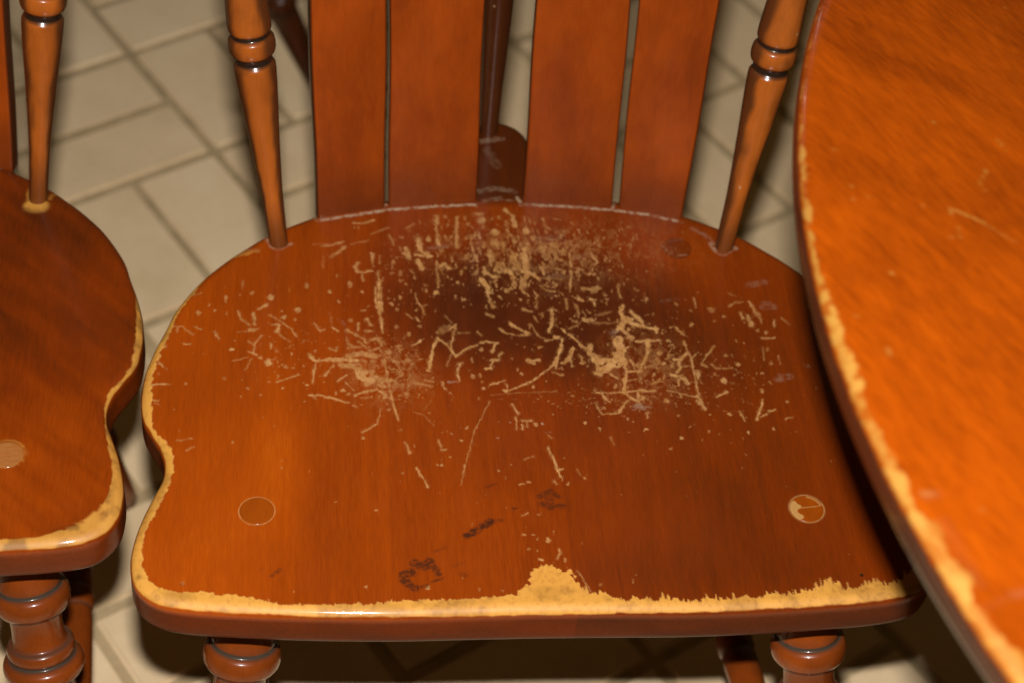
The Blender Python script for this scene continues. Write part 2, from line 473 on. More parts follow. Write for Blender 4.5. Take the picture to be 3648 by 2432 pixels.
STROKES = [[[[-102.2,247.6],[-96.4,246.7],[-88.9,250.4]],2.0,1.0],[[[-99.0,244.4],[-98.9,242.0]],1.07,0.6],[[[-123.1,224.8],[-115.7,226.1],[-109.1,229.1]],3.07,0.75],[[[-117.4,215.9],
    [-111.7,219.6],[-108.3,224.4]],3.45,0.65],[[[-122.3,214.7],[-122.7,204.2]],1.07,0.5],[[[-128.8,226.0],[-117.3,227.3]],1.23,0.5],[[[-104.2,226.8],[-92.6,230.5]],1.69,0.45],[[[-67.4,
    242.8],[-62.3,246.6]],2.3,0.5],[[[-90.8,236.5],[-79.1,242.8]],2.0,0.4],[[[-89.6,218.1],[-90.5,208.7]],2.0,0.9],[[[-85.5,216.3],[-85.7,209.4]],1.38,0.6],[[[-46.1,254.2],[-47.5,
    241.9],[-46.3,226.8]],3.53,1.0],[[[-32.7,253.7],[-34.2,239.5],[-34.3,224.5]],3.07,0.9],[[[-20.9,238.4],[-24.7,231.2],[-24.3,221.7],[-22.6,215.9]],2.3,0.85],[[[-0.1,261.4],[4.5,
    254.6],[5.7,245.3]],3.99,0.9],[[[-10.4,232.5],[-11.5,226.5]],2.3,0.9],[[[-68.5,223.6],[-65.9,214.2]],3.07,0.9],[[[-78.6,236.0],[-75.8,226.5]],1.69,0.7],[[[-72.2,224.7],[-71.5,
    221.2]],1.38,0.7],[[[-59.5,233.2],[-58.9,221.4],[-53.8,216.7]],4.76,1.0],[[[-61.0,212.0],[-58.9,206.8]],3.99,1.0],[[[-32.2,213.5],[-25.5,215.8]],2.0,0.5],[[[2.1,219.5],[4.1,211.5],
    [0.2,216.1]],3.07,0.9],[[[9.9,223.1],[10.3,211.5]],4.61,1.0],[[[24.7,252.3],[25.8,244.8],[29.0,242.4]],2.76,0.7],[[[20.7,233.8],[33.2,231.5]],3.07,0.45],[[[24.3,225.5],[22.9,
    219.6]],3.07,0.7],[[[15.5,253.4],[15.9,248.4]],2.0,0.6],[[[32.3,252.3],[37.4,251.7]],1.84,0.5],[[[-99.7,209.3],[-102.1,205.4],[-100.3,200.8],[-94.8,200.9],[-90.6,202.3]],2.72,
    0.95],[[[-97.6,199.5],[-97.0,192.4]],1.75,0.7],[[[-91.1,218.8],[-90.4,209.5]],1.93,0.9],[[[-86.9,201.7],[-86.6,191.4],[-87.2,178.7],[-86.7,167.5],[-86.0,158.1],[-85.2,147.7]],2.89,
    0.95],[[[-88.9,187.5],[-89.0,173.6],[-87.0,164.4]],2.19,0.9],[[[-85.6,192.6],[-85.5,179.9],[-85.1,166.2]],1.75,0.9],[[[-77.6,207.7],[-77.7,204.4]],1.32,0.6],[[[-65.8,203.3],[-64.1,
    200.2]],2.19,0.9],[[[-59.9,209.9],[-57.8,204.7]],3.51,1.0],[[[-69.6,219.1],[-66.0,213.2]],2.63,0.9],[[[-61.6,217.2],[-52.7,216.0]],3.95,1.0],[[[-46.5,206.2],[-43.1,209.5],[-40.5,
    205.0]],3.51,0.9],[[[-48.9,204.9],[-48.1,197.2],[-48.4,188.3]],1.84,0.8],[[[-63.8,182.3],[-62.1,175.5],[-59.2,168.9],[-58.0,164.5]],1.49,0.75],[[[-59.1,170.7],[-56.3,173.2]],1.14,
    0.5],[[[-69.8,164.9],[-66.3,160.7]],1.58,0.7],[[[-63.6,161.3],[-61.9,158.9]],2.02,0.7],[[[-65.7,137.9],[-61.5,141.7]],2.63,1.0],[[[-98.1,167.1],[-96.2,167.2]],2.02,0.5],[[[-128.5,
    155.0],[-124.5,148.2],[-121.8,149.6]],1.75,0.6],[[[-117.7,160.2],[-117.3,154.0]],1.32,0.35],[[[-116.0,150.9],[-113.8,148.0]],3.07,0.9],[[[-119.2,133.6],[-114.4,131.3],[-113.9,
    134.4]],2.02,0.9],[[[-95.0,159.1],[-92.4,153.7]],3.51,0.85],[[[-100.5,155.8],[-100.6,149.6]],2.02,0.8],[[[-95.7,149.2],[-92.1,148.7]],2.63,0.7],[[[-107.4,149.4],[-103.8,146.5],
    [-97.6,142.4],[-95.9,138.7]],3.07,0.6],[[[-108.3,144.4],[-106.6,137.1],[-102.7,134.1]],2.63,0.55],[[[-92.3,141.9],[-88.2,142.7],[-85.6,136.6]],3.51,0.65],[[[-100.4,139.8],[-93.4,
    131.4],[-87.9,134.7]],3.07,0.6],[[[-50.5,143.8],[-53.5,137.6],[-55.7,128.9],[-56.7,121.0]],3.07,1],[[[-51.0,143.5],[-46.2,140.2],[-42.0,133.5],[-39.9,128.6]],2.02,0.85],[[[-38.1,
    156.3],[-41.0,145.2],[-42.6,135.3],[-39.9,128.6]],2.02,0.8],[[[-42.2,152.6],[-38.1,156.3]],2.63,0.7],[[[-40.0,128.0],[-35.2,133.6],[-30.1,136.8],[-25.8,138.6]],2.11,0.9],[[[-43.1,
    129.8],[-45.8,121.2]],1.75,0.6],[[[-44.7,163.6],[-40.8,156.9]],1.75,0.4],[[[-49.8,149.3],[-42.8,153.8]],5.7,0.35],[[[-37.2,149.0],[-30.7,149.1]],2.19,0.35],[[[-38.9,121.8],[-35.8,
    122.8]],2.19,0.6],[[[-30.1,128.0],[-29.4,123.8]],1.75,0.6],[[[-131.7,127.6],[-127.7,122.9]],2.02,0.8],[[[-126.4,121.6],[-118.4,124.4],[-112.7,124.6],[-103.3,123.7]],2.72,1],
    [[[-106.7,134.0],[-97.7,135.6]],2.63,0.55],[[[-108.5,128.5],[-97.0,128.8],[-91.6,130.3]],3.07,0.6],[[[-93.4,127.8],[-87.1,128.6]],2.63,0.6],[[[-25.1,150.4],[-22.6,146.7]],1.75,
    0.5],[[[-18.2,165.2],[-13.8,163.4]],2.63,0.6],[[[14.9,176.4],[14.0,171.4]],2.63,0.4],[[[85.8,182.9],[85.7,174.0]],0.88,0.3],[[[-131.1,125.9],[-127.8,122.3],[-123.4,122.4],[-117.9,
    123.3],[-111.8,122.8],[-101.7,123.2]],3.18,1.0],[[[-131.1,127.5],[-128.4,122.2]],1.64,0.9],[[[-127.3,120.0],[-128.4,113.8],[-129.5,103.1]],2.19,0.9],[[[-121.8,109.4],[-119.0,
    114.9],[-116.3,118.1]],1.86,0.85],[[[-107.2,126.8],[-98.3,129.5],[-90.6,127.5]],6.03,0.7],[[[-110.6,119.8],[-102.9,117.8],[-97.5,113.4]],6.58,0.8],[[[-101.9,116.2],[-99.7,111.8],
    [-96.5,105.7]],6.58,0.95],[[[-96.5,106.5],[-91.0,108.2],[-84.3,106.9],[-79.9,107.1]],6.03,0.75],[[[-96.0,103.4],[-89.8,110.6]],4.93,0.8],[[[-87.7,102.9],[-85.0,101.5]],3.84,0.75],
    [[[-93.1,114.3],[-92.1,109.0]],4.39,0.7],[[[-80.0,106.3],[-76.0,111.1]],2.52,0.6],[[[-114.2,105.2],[-108.5,110.6]],2.19,0.75],[[[-109.2,104.5],[-104.3,97.8]],1.43,0.7],[[[-131.7,
    93.2],[-125.2,93.0],[-118.7,91.3],[-107.7,87.0]],2.19,0.95],[[[-128.4,92.5],[-127.3,89.6]],1.86,0.8],[[[-105.1,85.6],[-102.4,83.4]],1.54,0.5],[[[-103.3,93.6],[-96.7,97.3],[-90.1,
    99.0],[-85.2,95.3],[-85.9,91.5]],2.52,0.85],[[[-100.1,91.1],[-94.6,92.4]],1.32,0.6],[[[-85.0,124.6],[-83.1,110.8],[-82.3,99.3],[-80.0,85.6],[-77.6,72.6]],1.86,0.8],[[[-82.3,100.0],
    [-80.4,91.0]],1.97,0.9],[[[-88.0,83.0],[-89.0,76.2],[-90.8,69.3],[-95.1,66.2],[-99.8,62.3]],1.43,0.95],[[[-74.2,55.3],[-71.6,45.6]],1.43,0.95],[[[-67.8,34.0],[-62.1,18.3]],1.21,1],
    [[[-20.9,90.4],[-28.7,71.8],[-31.9,64.1],[-36.8,45.1],[-42.5,19.7]],0.71,0.75],[[[-31.2,66.5],[-32.3,62.6]],1.32,0.8],[[[-39.2,36.2],[-41.4,24.6]],0.99,0.8],[[[-54.0,57.1],[-52.6,
    50.3]],1.64,0.9],[[[-52.2,48.1],[-50.0,48.8]],2.85,1],[[[-54.4,132.4],[-56.7,118.5]],2.85,1],[[[-42.1,131.9],[-46.0,120.2]],1.43,0.6],[[[-42.1,132.6],[-39.4,128.8],[-36.4,131.9]],
    1.64,0.8],[[[-37.4,122.7],[-39.6,114.1],[-38.8,107.9]],2.41,0.95],[[[-49.4,106.3],[-48.1,100.1]],1.86,0.8],[[[-68.3,105.8],[-61.8,104.5],[-56.3,102.3]],3.84,0.5],[[[-59.9,108.4],
    [-55.5,107.0]],3.29,0.45],[[[-19.1,118.9],[-16.5,125.0],[-13.6,125.9]],2.74,0.85],[[[-21.4,118.1],[-18.6,118.9]],3.29,0.9],[[[-12.9,129.0],[-10.4,131.3]],1.86,0.7],[[[-19.5,104.3],
    [-14.9,106.2],[-10.2,108.5]],1.86,0.9],[[[-68.7,80.5],[-62.3,78.3],[-59.2,73.8],[-56.2,69.2]],0.88,0.5],[[[-56.8,90.7],[-62.6,81.4]],0.88,0.35],[[[-12.1,215.7],[-13.9,217.0]],4.82,
    0.95],[[[-13.1,214.4],[-12.9,207.8]],3.07,0.9],[[[-8.2,207.9],[-10.9,203.4]],3.51,0.95],[[[-17.7,206.6],[-17.7,200.1]],3.51,0.95],[[[-16.2,200.8],[-11.8,197.6],[-8.4,198.3]],3.07,
    0.9],[[[-19.4,195.0],[-16.4,189.4],[-15.8,183.7]],5.7,1],[[[-16.4,182.5],[-15.3,176.3],[-13.4,170.8]],3.07,0.7],[[[-3.9,202.1],[-1.9,204.0]],3.51,0.95],[[[-1.1,202.8],[1.5,197.7],
    [1.5,191.4]],3.07,0.95],[[[1.2,215.8],[5.2,218.5]],3.95,0.95],[[[9.0,218.5],[11.2,209.3],[8.8,202.8]],6.58,0.9],[[[4.5,207.9],[7.9,202.8]],2.63,0.9],[[[10.8,204.1],[15.1,198.3],
    [17.8,195.8]],3.07,1],[[[10.5,200.2],[7.2,192.6],[5.5,187.6]],5.7,0.85],[[[5.8,185.8],[9.7,182.0]],1.58,0.85],[[[12.1,195.1],[10.7,190.2]],2.63,0.7],[[[20.0,206.7],[21.8,199.6]],
    2.63,0.9],[[[24.3,206.6],[29.8,205.4],[35.8,203.4]],1.75,0.6],[[[27.1,212.6],[27.4,210.0]],3.07,0.6],[[[40.1,219.9],[39.7,206.6]],2.37,0.85],[[[39.1,197.6],[37.3,185.0]],2.37,
    0.85],[[[39.4,206.6],[39.1,197.6]],1.49,0.5],[[[54.4,219.8],[55.0,215.9],[57.9,211.2],[55.7,207.9]],2.63,0.8],[[[45.0,205.3],[47.6,203.3]],3.51,0.8],[[[47.9,201.4],[54.9,199.4]],
    2.19,0.75],[[[49.5,213.2],[52.2,211.2]],2.19,0.6],[[[46.2,187.4],[51.8,186.6],[55.7,187.9]],4.82,0.62],[[[51.5,183.5],[55.4,184.8]],2.63,0.5],[[[57.1,197.5],[57.3,194.9]],2.63,
    0.6],[[[18.3,190.1],[22.6,185.7],[27.7,185.1]],2.63,0.6],[[[14.0,183.9],[15.7,182.0]],3.07,0.7],[[[30.5,185.0],[32.2,182.5]],2.19,0.6],[[[34.2,178.1],[34.0,170.1]],2.46,0.6],
    [[[41.7,178.7],[45.2,176.1]],3.07,0.8],[[[50.0,177.9],[53.7,177.2]],2.63,0.85],[[[52.2,176.0],[52.4,172.2]],2.63,0.85],[[[40.2,172.5],[41.5,164.9]],3.51,0.55],[[[44.7,160.0],[48.8,
    159.9]],4.39,0.75],[[[50.0,157.4],[62.9,157.1]],3.07,0.4],[[[52.0,163.6],[62.0,166.4]],2.63,0.35],[[[33.9,152.7],[39.6,155.7]],1.32,0.5],[[[24.2,169.6],[24.1,162.7],[22.6,155.9],
    [20.7,149.8]],3.68,0.85],[[[21.8,168.9],[26.9,168.9]],1.93,0.8],[[[6.0,169.7],[11.1,167.8]],3.07,0.6],[[[12.6,164.0],[14.5,158.5]],1.75,0.55],[[[-3.6,157.3],[2.5,151.7],[8.7,
    148.6]],2.63,0.9],[[[-10.7,152.9],[-6.0,148.7],[1.3,146.8],[8.7,148.6]],2.63,0.65],[[[9.8,156.7],[13.6,146.7],[18.4,143.7]],1.75,0.5],[[[29.2,152.8],[31.3,149.1]],2.28,0.85],
    [[[24.1,146.1],[26.4,145.4]],3.95,0.95],[[[17.9,142.4],[23.0,143.6]],2.19,0.8],[[[33.5,147.8],[38.4,141.5],[41.7,137.1],[44.9,132.7]],2.63,0.9],[[[46.3,137.6],[44.8,131.5],[50.9,
    128.2]],4.82,0.9],[[[47.8,125.2],[56.9,125.0]],5.7,1],[[[29.0,144.1],[27.3,135.4],[24.9,129.3],[21.5,121.3]],2.72,0.95],[[[35.1,136.0],[32.8,129.8],[28.6,123.7]],3.68,0.95],
    [[[66.6,143.3],[64.6,137.8],[62.8,128.5],[59.2,120.6]],6.58,1],[[[63.4,134.1],[71.3,136.4]],2.19,0.8],[[[70.9,171.8],[69.1,166.9],[69.4,161.9],[73.5,160.5]],3.51,0.95],[[[69.9,
    161.9],[70.5,158.1],[67.6,153.2],[65.1,150.8]],4.82,1],[[[74.8,168.0],[78.4,162.9],[82.1,158.4],[82.1,154.0]],2.46,0.9],[[[70.6,158.7],[75.2,159.8]],3.51,0.9],[[[75.0,144.3],[71.2,
    146.9]],2.19,0.6],[[[68.9,189.0],[69.3,183.3],[70.3,178.8]],2.02,0.7],[[[-12.8,129.5],[-10.2,131.9]],2.46,0.8],[[[-23.8,140.5],[-19.2,141.8],[-12.9,140.6]],2.37,0.8],[[[-14.4,
    139.4],[-16.6,132.5]],2.63,0.9],[[[-18.4,125.6],[-13.0,126.3]],2.63,0.8],[[[4.7,126.3],[8.7,124.4],[12.4,125.7]],2.81,0.9],[[[39.1,129.1],[40.3,122.8]],2.46,0.8],[[[70.2,125.2],
    [72.8,120.7]],2.02,0.7],[[[59.0,183.4],[60.7,180.9]],3.07,0.4],[[[17.9,197.1],[32.8,195.8]],1.93,0.35],[[[26.6,133.4],[24.2,125.7],[20.4,120.3],[14.2,114.2],[7.6,108.1],[-0.6,
    103.5],[-9.9,98.9]],1.97,0.98],[[[-9.4,105.0],[-9.2,99.6]],1.54,0.8],[[[24.1,124.2],[22.4,118.0]],2.19,0.8],[[[21.0,114.9],[26.5,112.5]],2.19,0.7],[[[33.4,132.6],[31.7,126.4],
    [27.5,123.4]],3.29,0.95],[[[32.3,126.4],[33.4,120.2]],2.19,0.8],[[[26.6,119.5],[27.0,117.2]],1.97,0.6],[[[4.9,125.9],[9.3,122.8]],3.07,0.9],[[[44.3,133.2],[47.8,128.5],[51.8,
    122.9]],4.93,0.95],[[[49.1,123.8],[49.4,115.2]],4.93,0.85],[[[61.2,130.4],[63.0,126.5],[57.2,119.7],[49.3,114.4]],7.68,1],[[[61.7,125.1],[66.2,124.1]],6.03,1],[[[46.5,114.6],[55.0,
    115.1]],3.07,0.9],[[[66.4,121.0],[66.7,113.2],[64.7,105.5],[63.6,96.2]],3.29,1],[[[66.8,114.0],[76.1,115.6]],2.41,0.95],[[[70.8,124.7],[72.0,120.1]],1.86,0.8],[[[56.0,113.6],[60.1,
    109.5]],2.52,0.8],[[[46.4,97.1],[53.1,96.5],[63.1,97.0],[74.6,98.6],[77.3,98.1]],2.08,1],[[[49.7,95.9],[51.3,91.1],[53.3,88.7]],2.74,0.95],[[[67.1,92.2],[71.2,89.0]],3.29,0.9],
    [[[72.2,97.4],[71.4,90.5]],3.07,0.8],[[[74.3,96.6],[82.9,97.1]],1.64,0.7],[[[66.6,107.0],[71.2,107.6]],2.74,0.8],[[[58.9,104.2],[58.1,101.8]],2.74,0.7],[[[64.2,96.2],[67.0,91.4]],
    1.97,0.8],[[[44.4,88.9],[47.2,78.0]],1.32,0.7],[[[47.7,78.0],[57.3,79.3]],1.86,0.85],[[[57.8,79.3],[61.3,84.6],[64.0,89.2]],2.3,1],[[[75.6,78.7],[75.3,74.8]],2.41,0.7],[[[-6.8,
    88.1],[-4.1,79.6]],1.97,0.95],[[[-5.9,76.5],[-5.7,65.7]],1.86,0.7],[[[-1.8,73.4],[3.7,73.4]],1.97,0.9],[[[-2.6,70.3],[-2.4,65.7]],1.97,0.9],[[[0.9,72.6],[0.5,68.0]],2.19,0.5],
    [[[13.0,60.9],[14.5,58.6]],1.64,0.7],[[[11.6,50.2],[14.5,41.1],[15.8,32.2],[17.4,25.6]],2.41,1],[[[15.7,30.7],[19.1,32.9]],1.97,1],[[[17.6,27.0],[18.3,23.4]],1.64,0.9],[[[-8.2,
    19.8],[-4.9,20.8]],1.43,0.9],[[[12.8,22.8],[14.2,19.9]],1.86,0.85],[[[27.7,32.0],[29.3,26.9]],1.32,0.35],[[[-3.3,40.5],[2.2,42.7]],1.1,0.5],[[[50.8,58.6],[52.0,52.5]],1.21,0.5],
    [[[89.2,89.8],[90.1,87.4]],1.97,0.8],[[[-19.5,95.8],[-2.7,97.7],[21.9,98.6]],0.6,0.5],[[[68.7,170.0],[69.2,159.1],[73.8,156.8],[81.5,153.3],[90.2,150.7]],3.68,0.95],[[[74.9,166.5],
    [81.0,156.6]],2.61,0.9],[[[66.8,152.7],[69.7,148.2]],3.84,0.8],[[[89.6,153.0],[89.8,147.6]],2.76,0.9],[[[76.1,140.4],[91.4,141.0]],2.61,0.85],[[[83.4,141.2],[82.1,130.4],[77.9,
    120.8]],3.84,0.95],[[[64.1,141.9],[65.4,130.9],[63.7,122.3]],8.44,0.95],[[[66.8,122.2],[66.2,109.1],[63.6,99.4]],3.07,0.95],[[[68.4,115.0],[76.0,114.8]],2.3,0.9],[[[80.7,118.5],
    [91.5,121.3]],1.38,0.6],[[[106.5,139.2],[107.2,132.7],[109.4,123.8],[109.5,112.9],[109.5,102.0],[109.8,92.2]],1.84,0.85],[[[106.9,129.4],[102.2,124.1],[98.2,124.3]],3.38,0.85],
    [[[101.2,123.1],[101.2,116.5],[98.2,112.3]],3.38,0.9],[[[95.0,111.3],[101.0,108.9],[104.9,102.2]],3.84,0.9],[[[99.1,106.8],[98.4,101.4]],2.76,0.8],[[[112.0,113.8],[111.1,107.4]],
    3.84,0.85],[[[109.4,124.8],[113.1,128.0]],1.69,0.6],[[[101.2,116.5],[107.0,118.4]],1.54,0.6],[[[107.7,87.9],[112.2,81.3]],3.07,0.95],[[[109.0,92.2],[110.6,86.7]],2.3,0.9],[[[125.3,
    134.7],[119.4,126.7],[115.1,119.2]],2.0,0.85],[[[115.2,120.3],[118.0,116.9]],2.3,0.9],[[[121.5,119.0],[124.1,115.0],[134.5,115.1]],1.69,0.7],[[[131.0,102.7],[133.3,102.2]],1.38,
    0.35],[[[120.6,90.7],[128.2,94.7]],2.15,0.95],[[[140.0,169.4],[143.8,172.8],[149.6,173.3]],2.46,0.6],[[[153.8,173.8],[156.1,166.9],[157.6,160.0]],3.07,0.65],[[[151.1,161.3],[152.2,
    152.3]],3.84,0.8],[[[146.5,163.7],[147.5,159.1]],2.61,0.7],[[[140.9,182.0],[145.4,178.5]],1.84,0.4],[[[158.8,163.5],[159.1,154.3]],2.0,0.5],[[[167.6,156.5],[166.8,150.9]],2.0,0.7],
    [[[173.0,158.7],[177.0,153.0]],1.84,0.55],[[[156.9,140.4],[165.9,140.7]],2.15,0.8],[[[156.5,133.2],[155.5,121.1]],1.84,0.5],[[[165.0,125.2],[165.3,117.5]],1.69,0.6],[[[118.1,
    177.8],[118.5,168.7]],1.84,0.6],[[[102.6,152.6],[107.2,144.7]],1.84,0.75],[[[132.7,77.4],[135.4,69.9]],1.69,0.9],[[[149.3,87.7],[146.3,79.1],[142.6,70.7]],2.3,0.9],[[[145.3,72.8],
    [149.6,74.8]],1.84,0.8],[[[151.2,77.4],[155.7,78.4]],2.15,0.85],[[[160.7,70.9],[164.9,72.4]],2.0,0.7],[[[90.8,97.3],[96.9,95.9],[102.7,92.4],[108.1,91.2]],1.84,0.75],[[[98.4,94.8],
    [98.7,91.5]],3.07,0.85],[[[81.3,103.1],[86.4,106.2]],2.3,0.75],[[[75.0,96.8],[83.0,97.7]],2.3,0.7],[[[90.4,112.6],[89.7,107.2]],2.0,0.6],[[[-206.5,178.5],[-199.4,180.1]],1.38,
    0.95],[[[-217.0,151.3],[-210.0,150.2],[-203.5,143.4]],1.38,0.85],[[[-213.4,149.4],[-213.2,145.6]],1.38,0.7],[[[-223.9,120.7],[-220.6,115.4]],1.69,0.9],[[[-227.4,100.6],[-216.1,
    101.1]],1.3,1],[[[-226.7,88.4],[-222.2,87.7]],1.15,0.9],[[[-224.3,86.1],[-221.2,83.6]],0.92,0.5],[[[-202.6,150.2],[-199.0,148.3]],2.0,1.0],[[[-208.9,135.2],[-205.1,135.0]],1.84,
    1.0],[[[-190.4,146.2],[-187.3,139.7]],1.69,0.85],[[[-163.2,166.5],[-158.9,169.9]],2.76,1.0],[[[-176.1,164.6],[-174.4,158.0],[-168.8,152.3]],1.84,0.85],[[[-166.3,162.6],[-165.7,
    153.6]],3.53,0.95],[[[-175.7,145.9],[-167.9,147.1]],1.07,0.4],[[[-156.4,161.5],[-148.5,155.0],[-143.0,149.7],[-139.4,142.7]],1.54,0.85],[[[-154.7,152.7],[-150.1,153.4]],1.84,0.85],
    [[[-150.4,152.8],[-151.1,146.3]],3.22,0.95],[[[-150.7,144.6],[-143.7,138.6]],1.15,0.7],[[[-161.2,142.8],[-165.2,136.2],[-165.6,127.6]],1.54,0.8],[[[-168.9,138.3],[-165.2,133.5]],
    1.23,0.6],[[[-168.9,129.1],[-163.6,126.5]],1.69,0.9],[[[-178.5,120.9],[-169.0,124.2]],0.84,0.6],[[[-167.0,123.3],[-170.3,113.6]],0.92,0.6],[[[-155.1,136.4],[-155.2,132.1]],2.0,
    0.95],[[[-151.0,103.9],[-138.1,110.0]],1.54,0.9],[[[-173.6,191.9],[-173.9,184.9]],1.23,0.6],[[[-132.0,128.4],[-128.1,122.0]],1.54,0.8],[[[-209.5,55.3],[-200.0,57.2]],1.0,0.85],
    [[[-204.0,47.9],[-199.0,50.3]],1.07,0.8],[[[-68.0,33.8],[-66.4,26.8]],1.38,0.9],[[[-7.5,-3.8],[-4.8,-2.1]],1.05,0.9],[[[11.3,-28.9],[11.9,-32.4],[9.5,-36.2]],1.05,1],[[[20.6,
    -45.1],[26.5,-60.4]],0.7,0.8],[[[51.6,-51.7],[51.6,-54.7]],0.88,0.7],[[[32.2,-56.0],[33.2,-55.0]],0.7,0.7]]
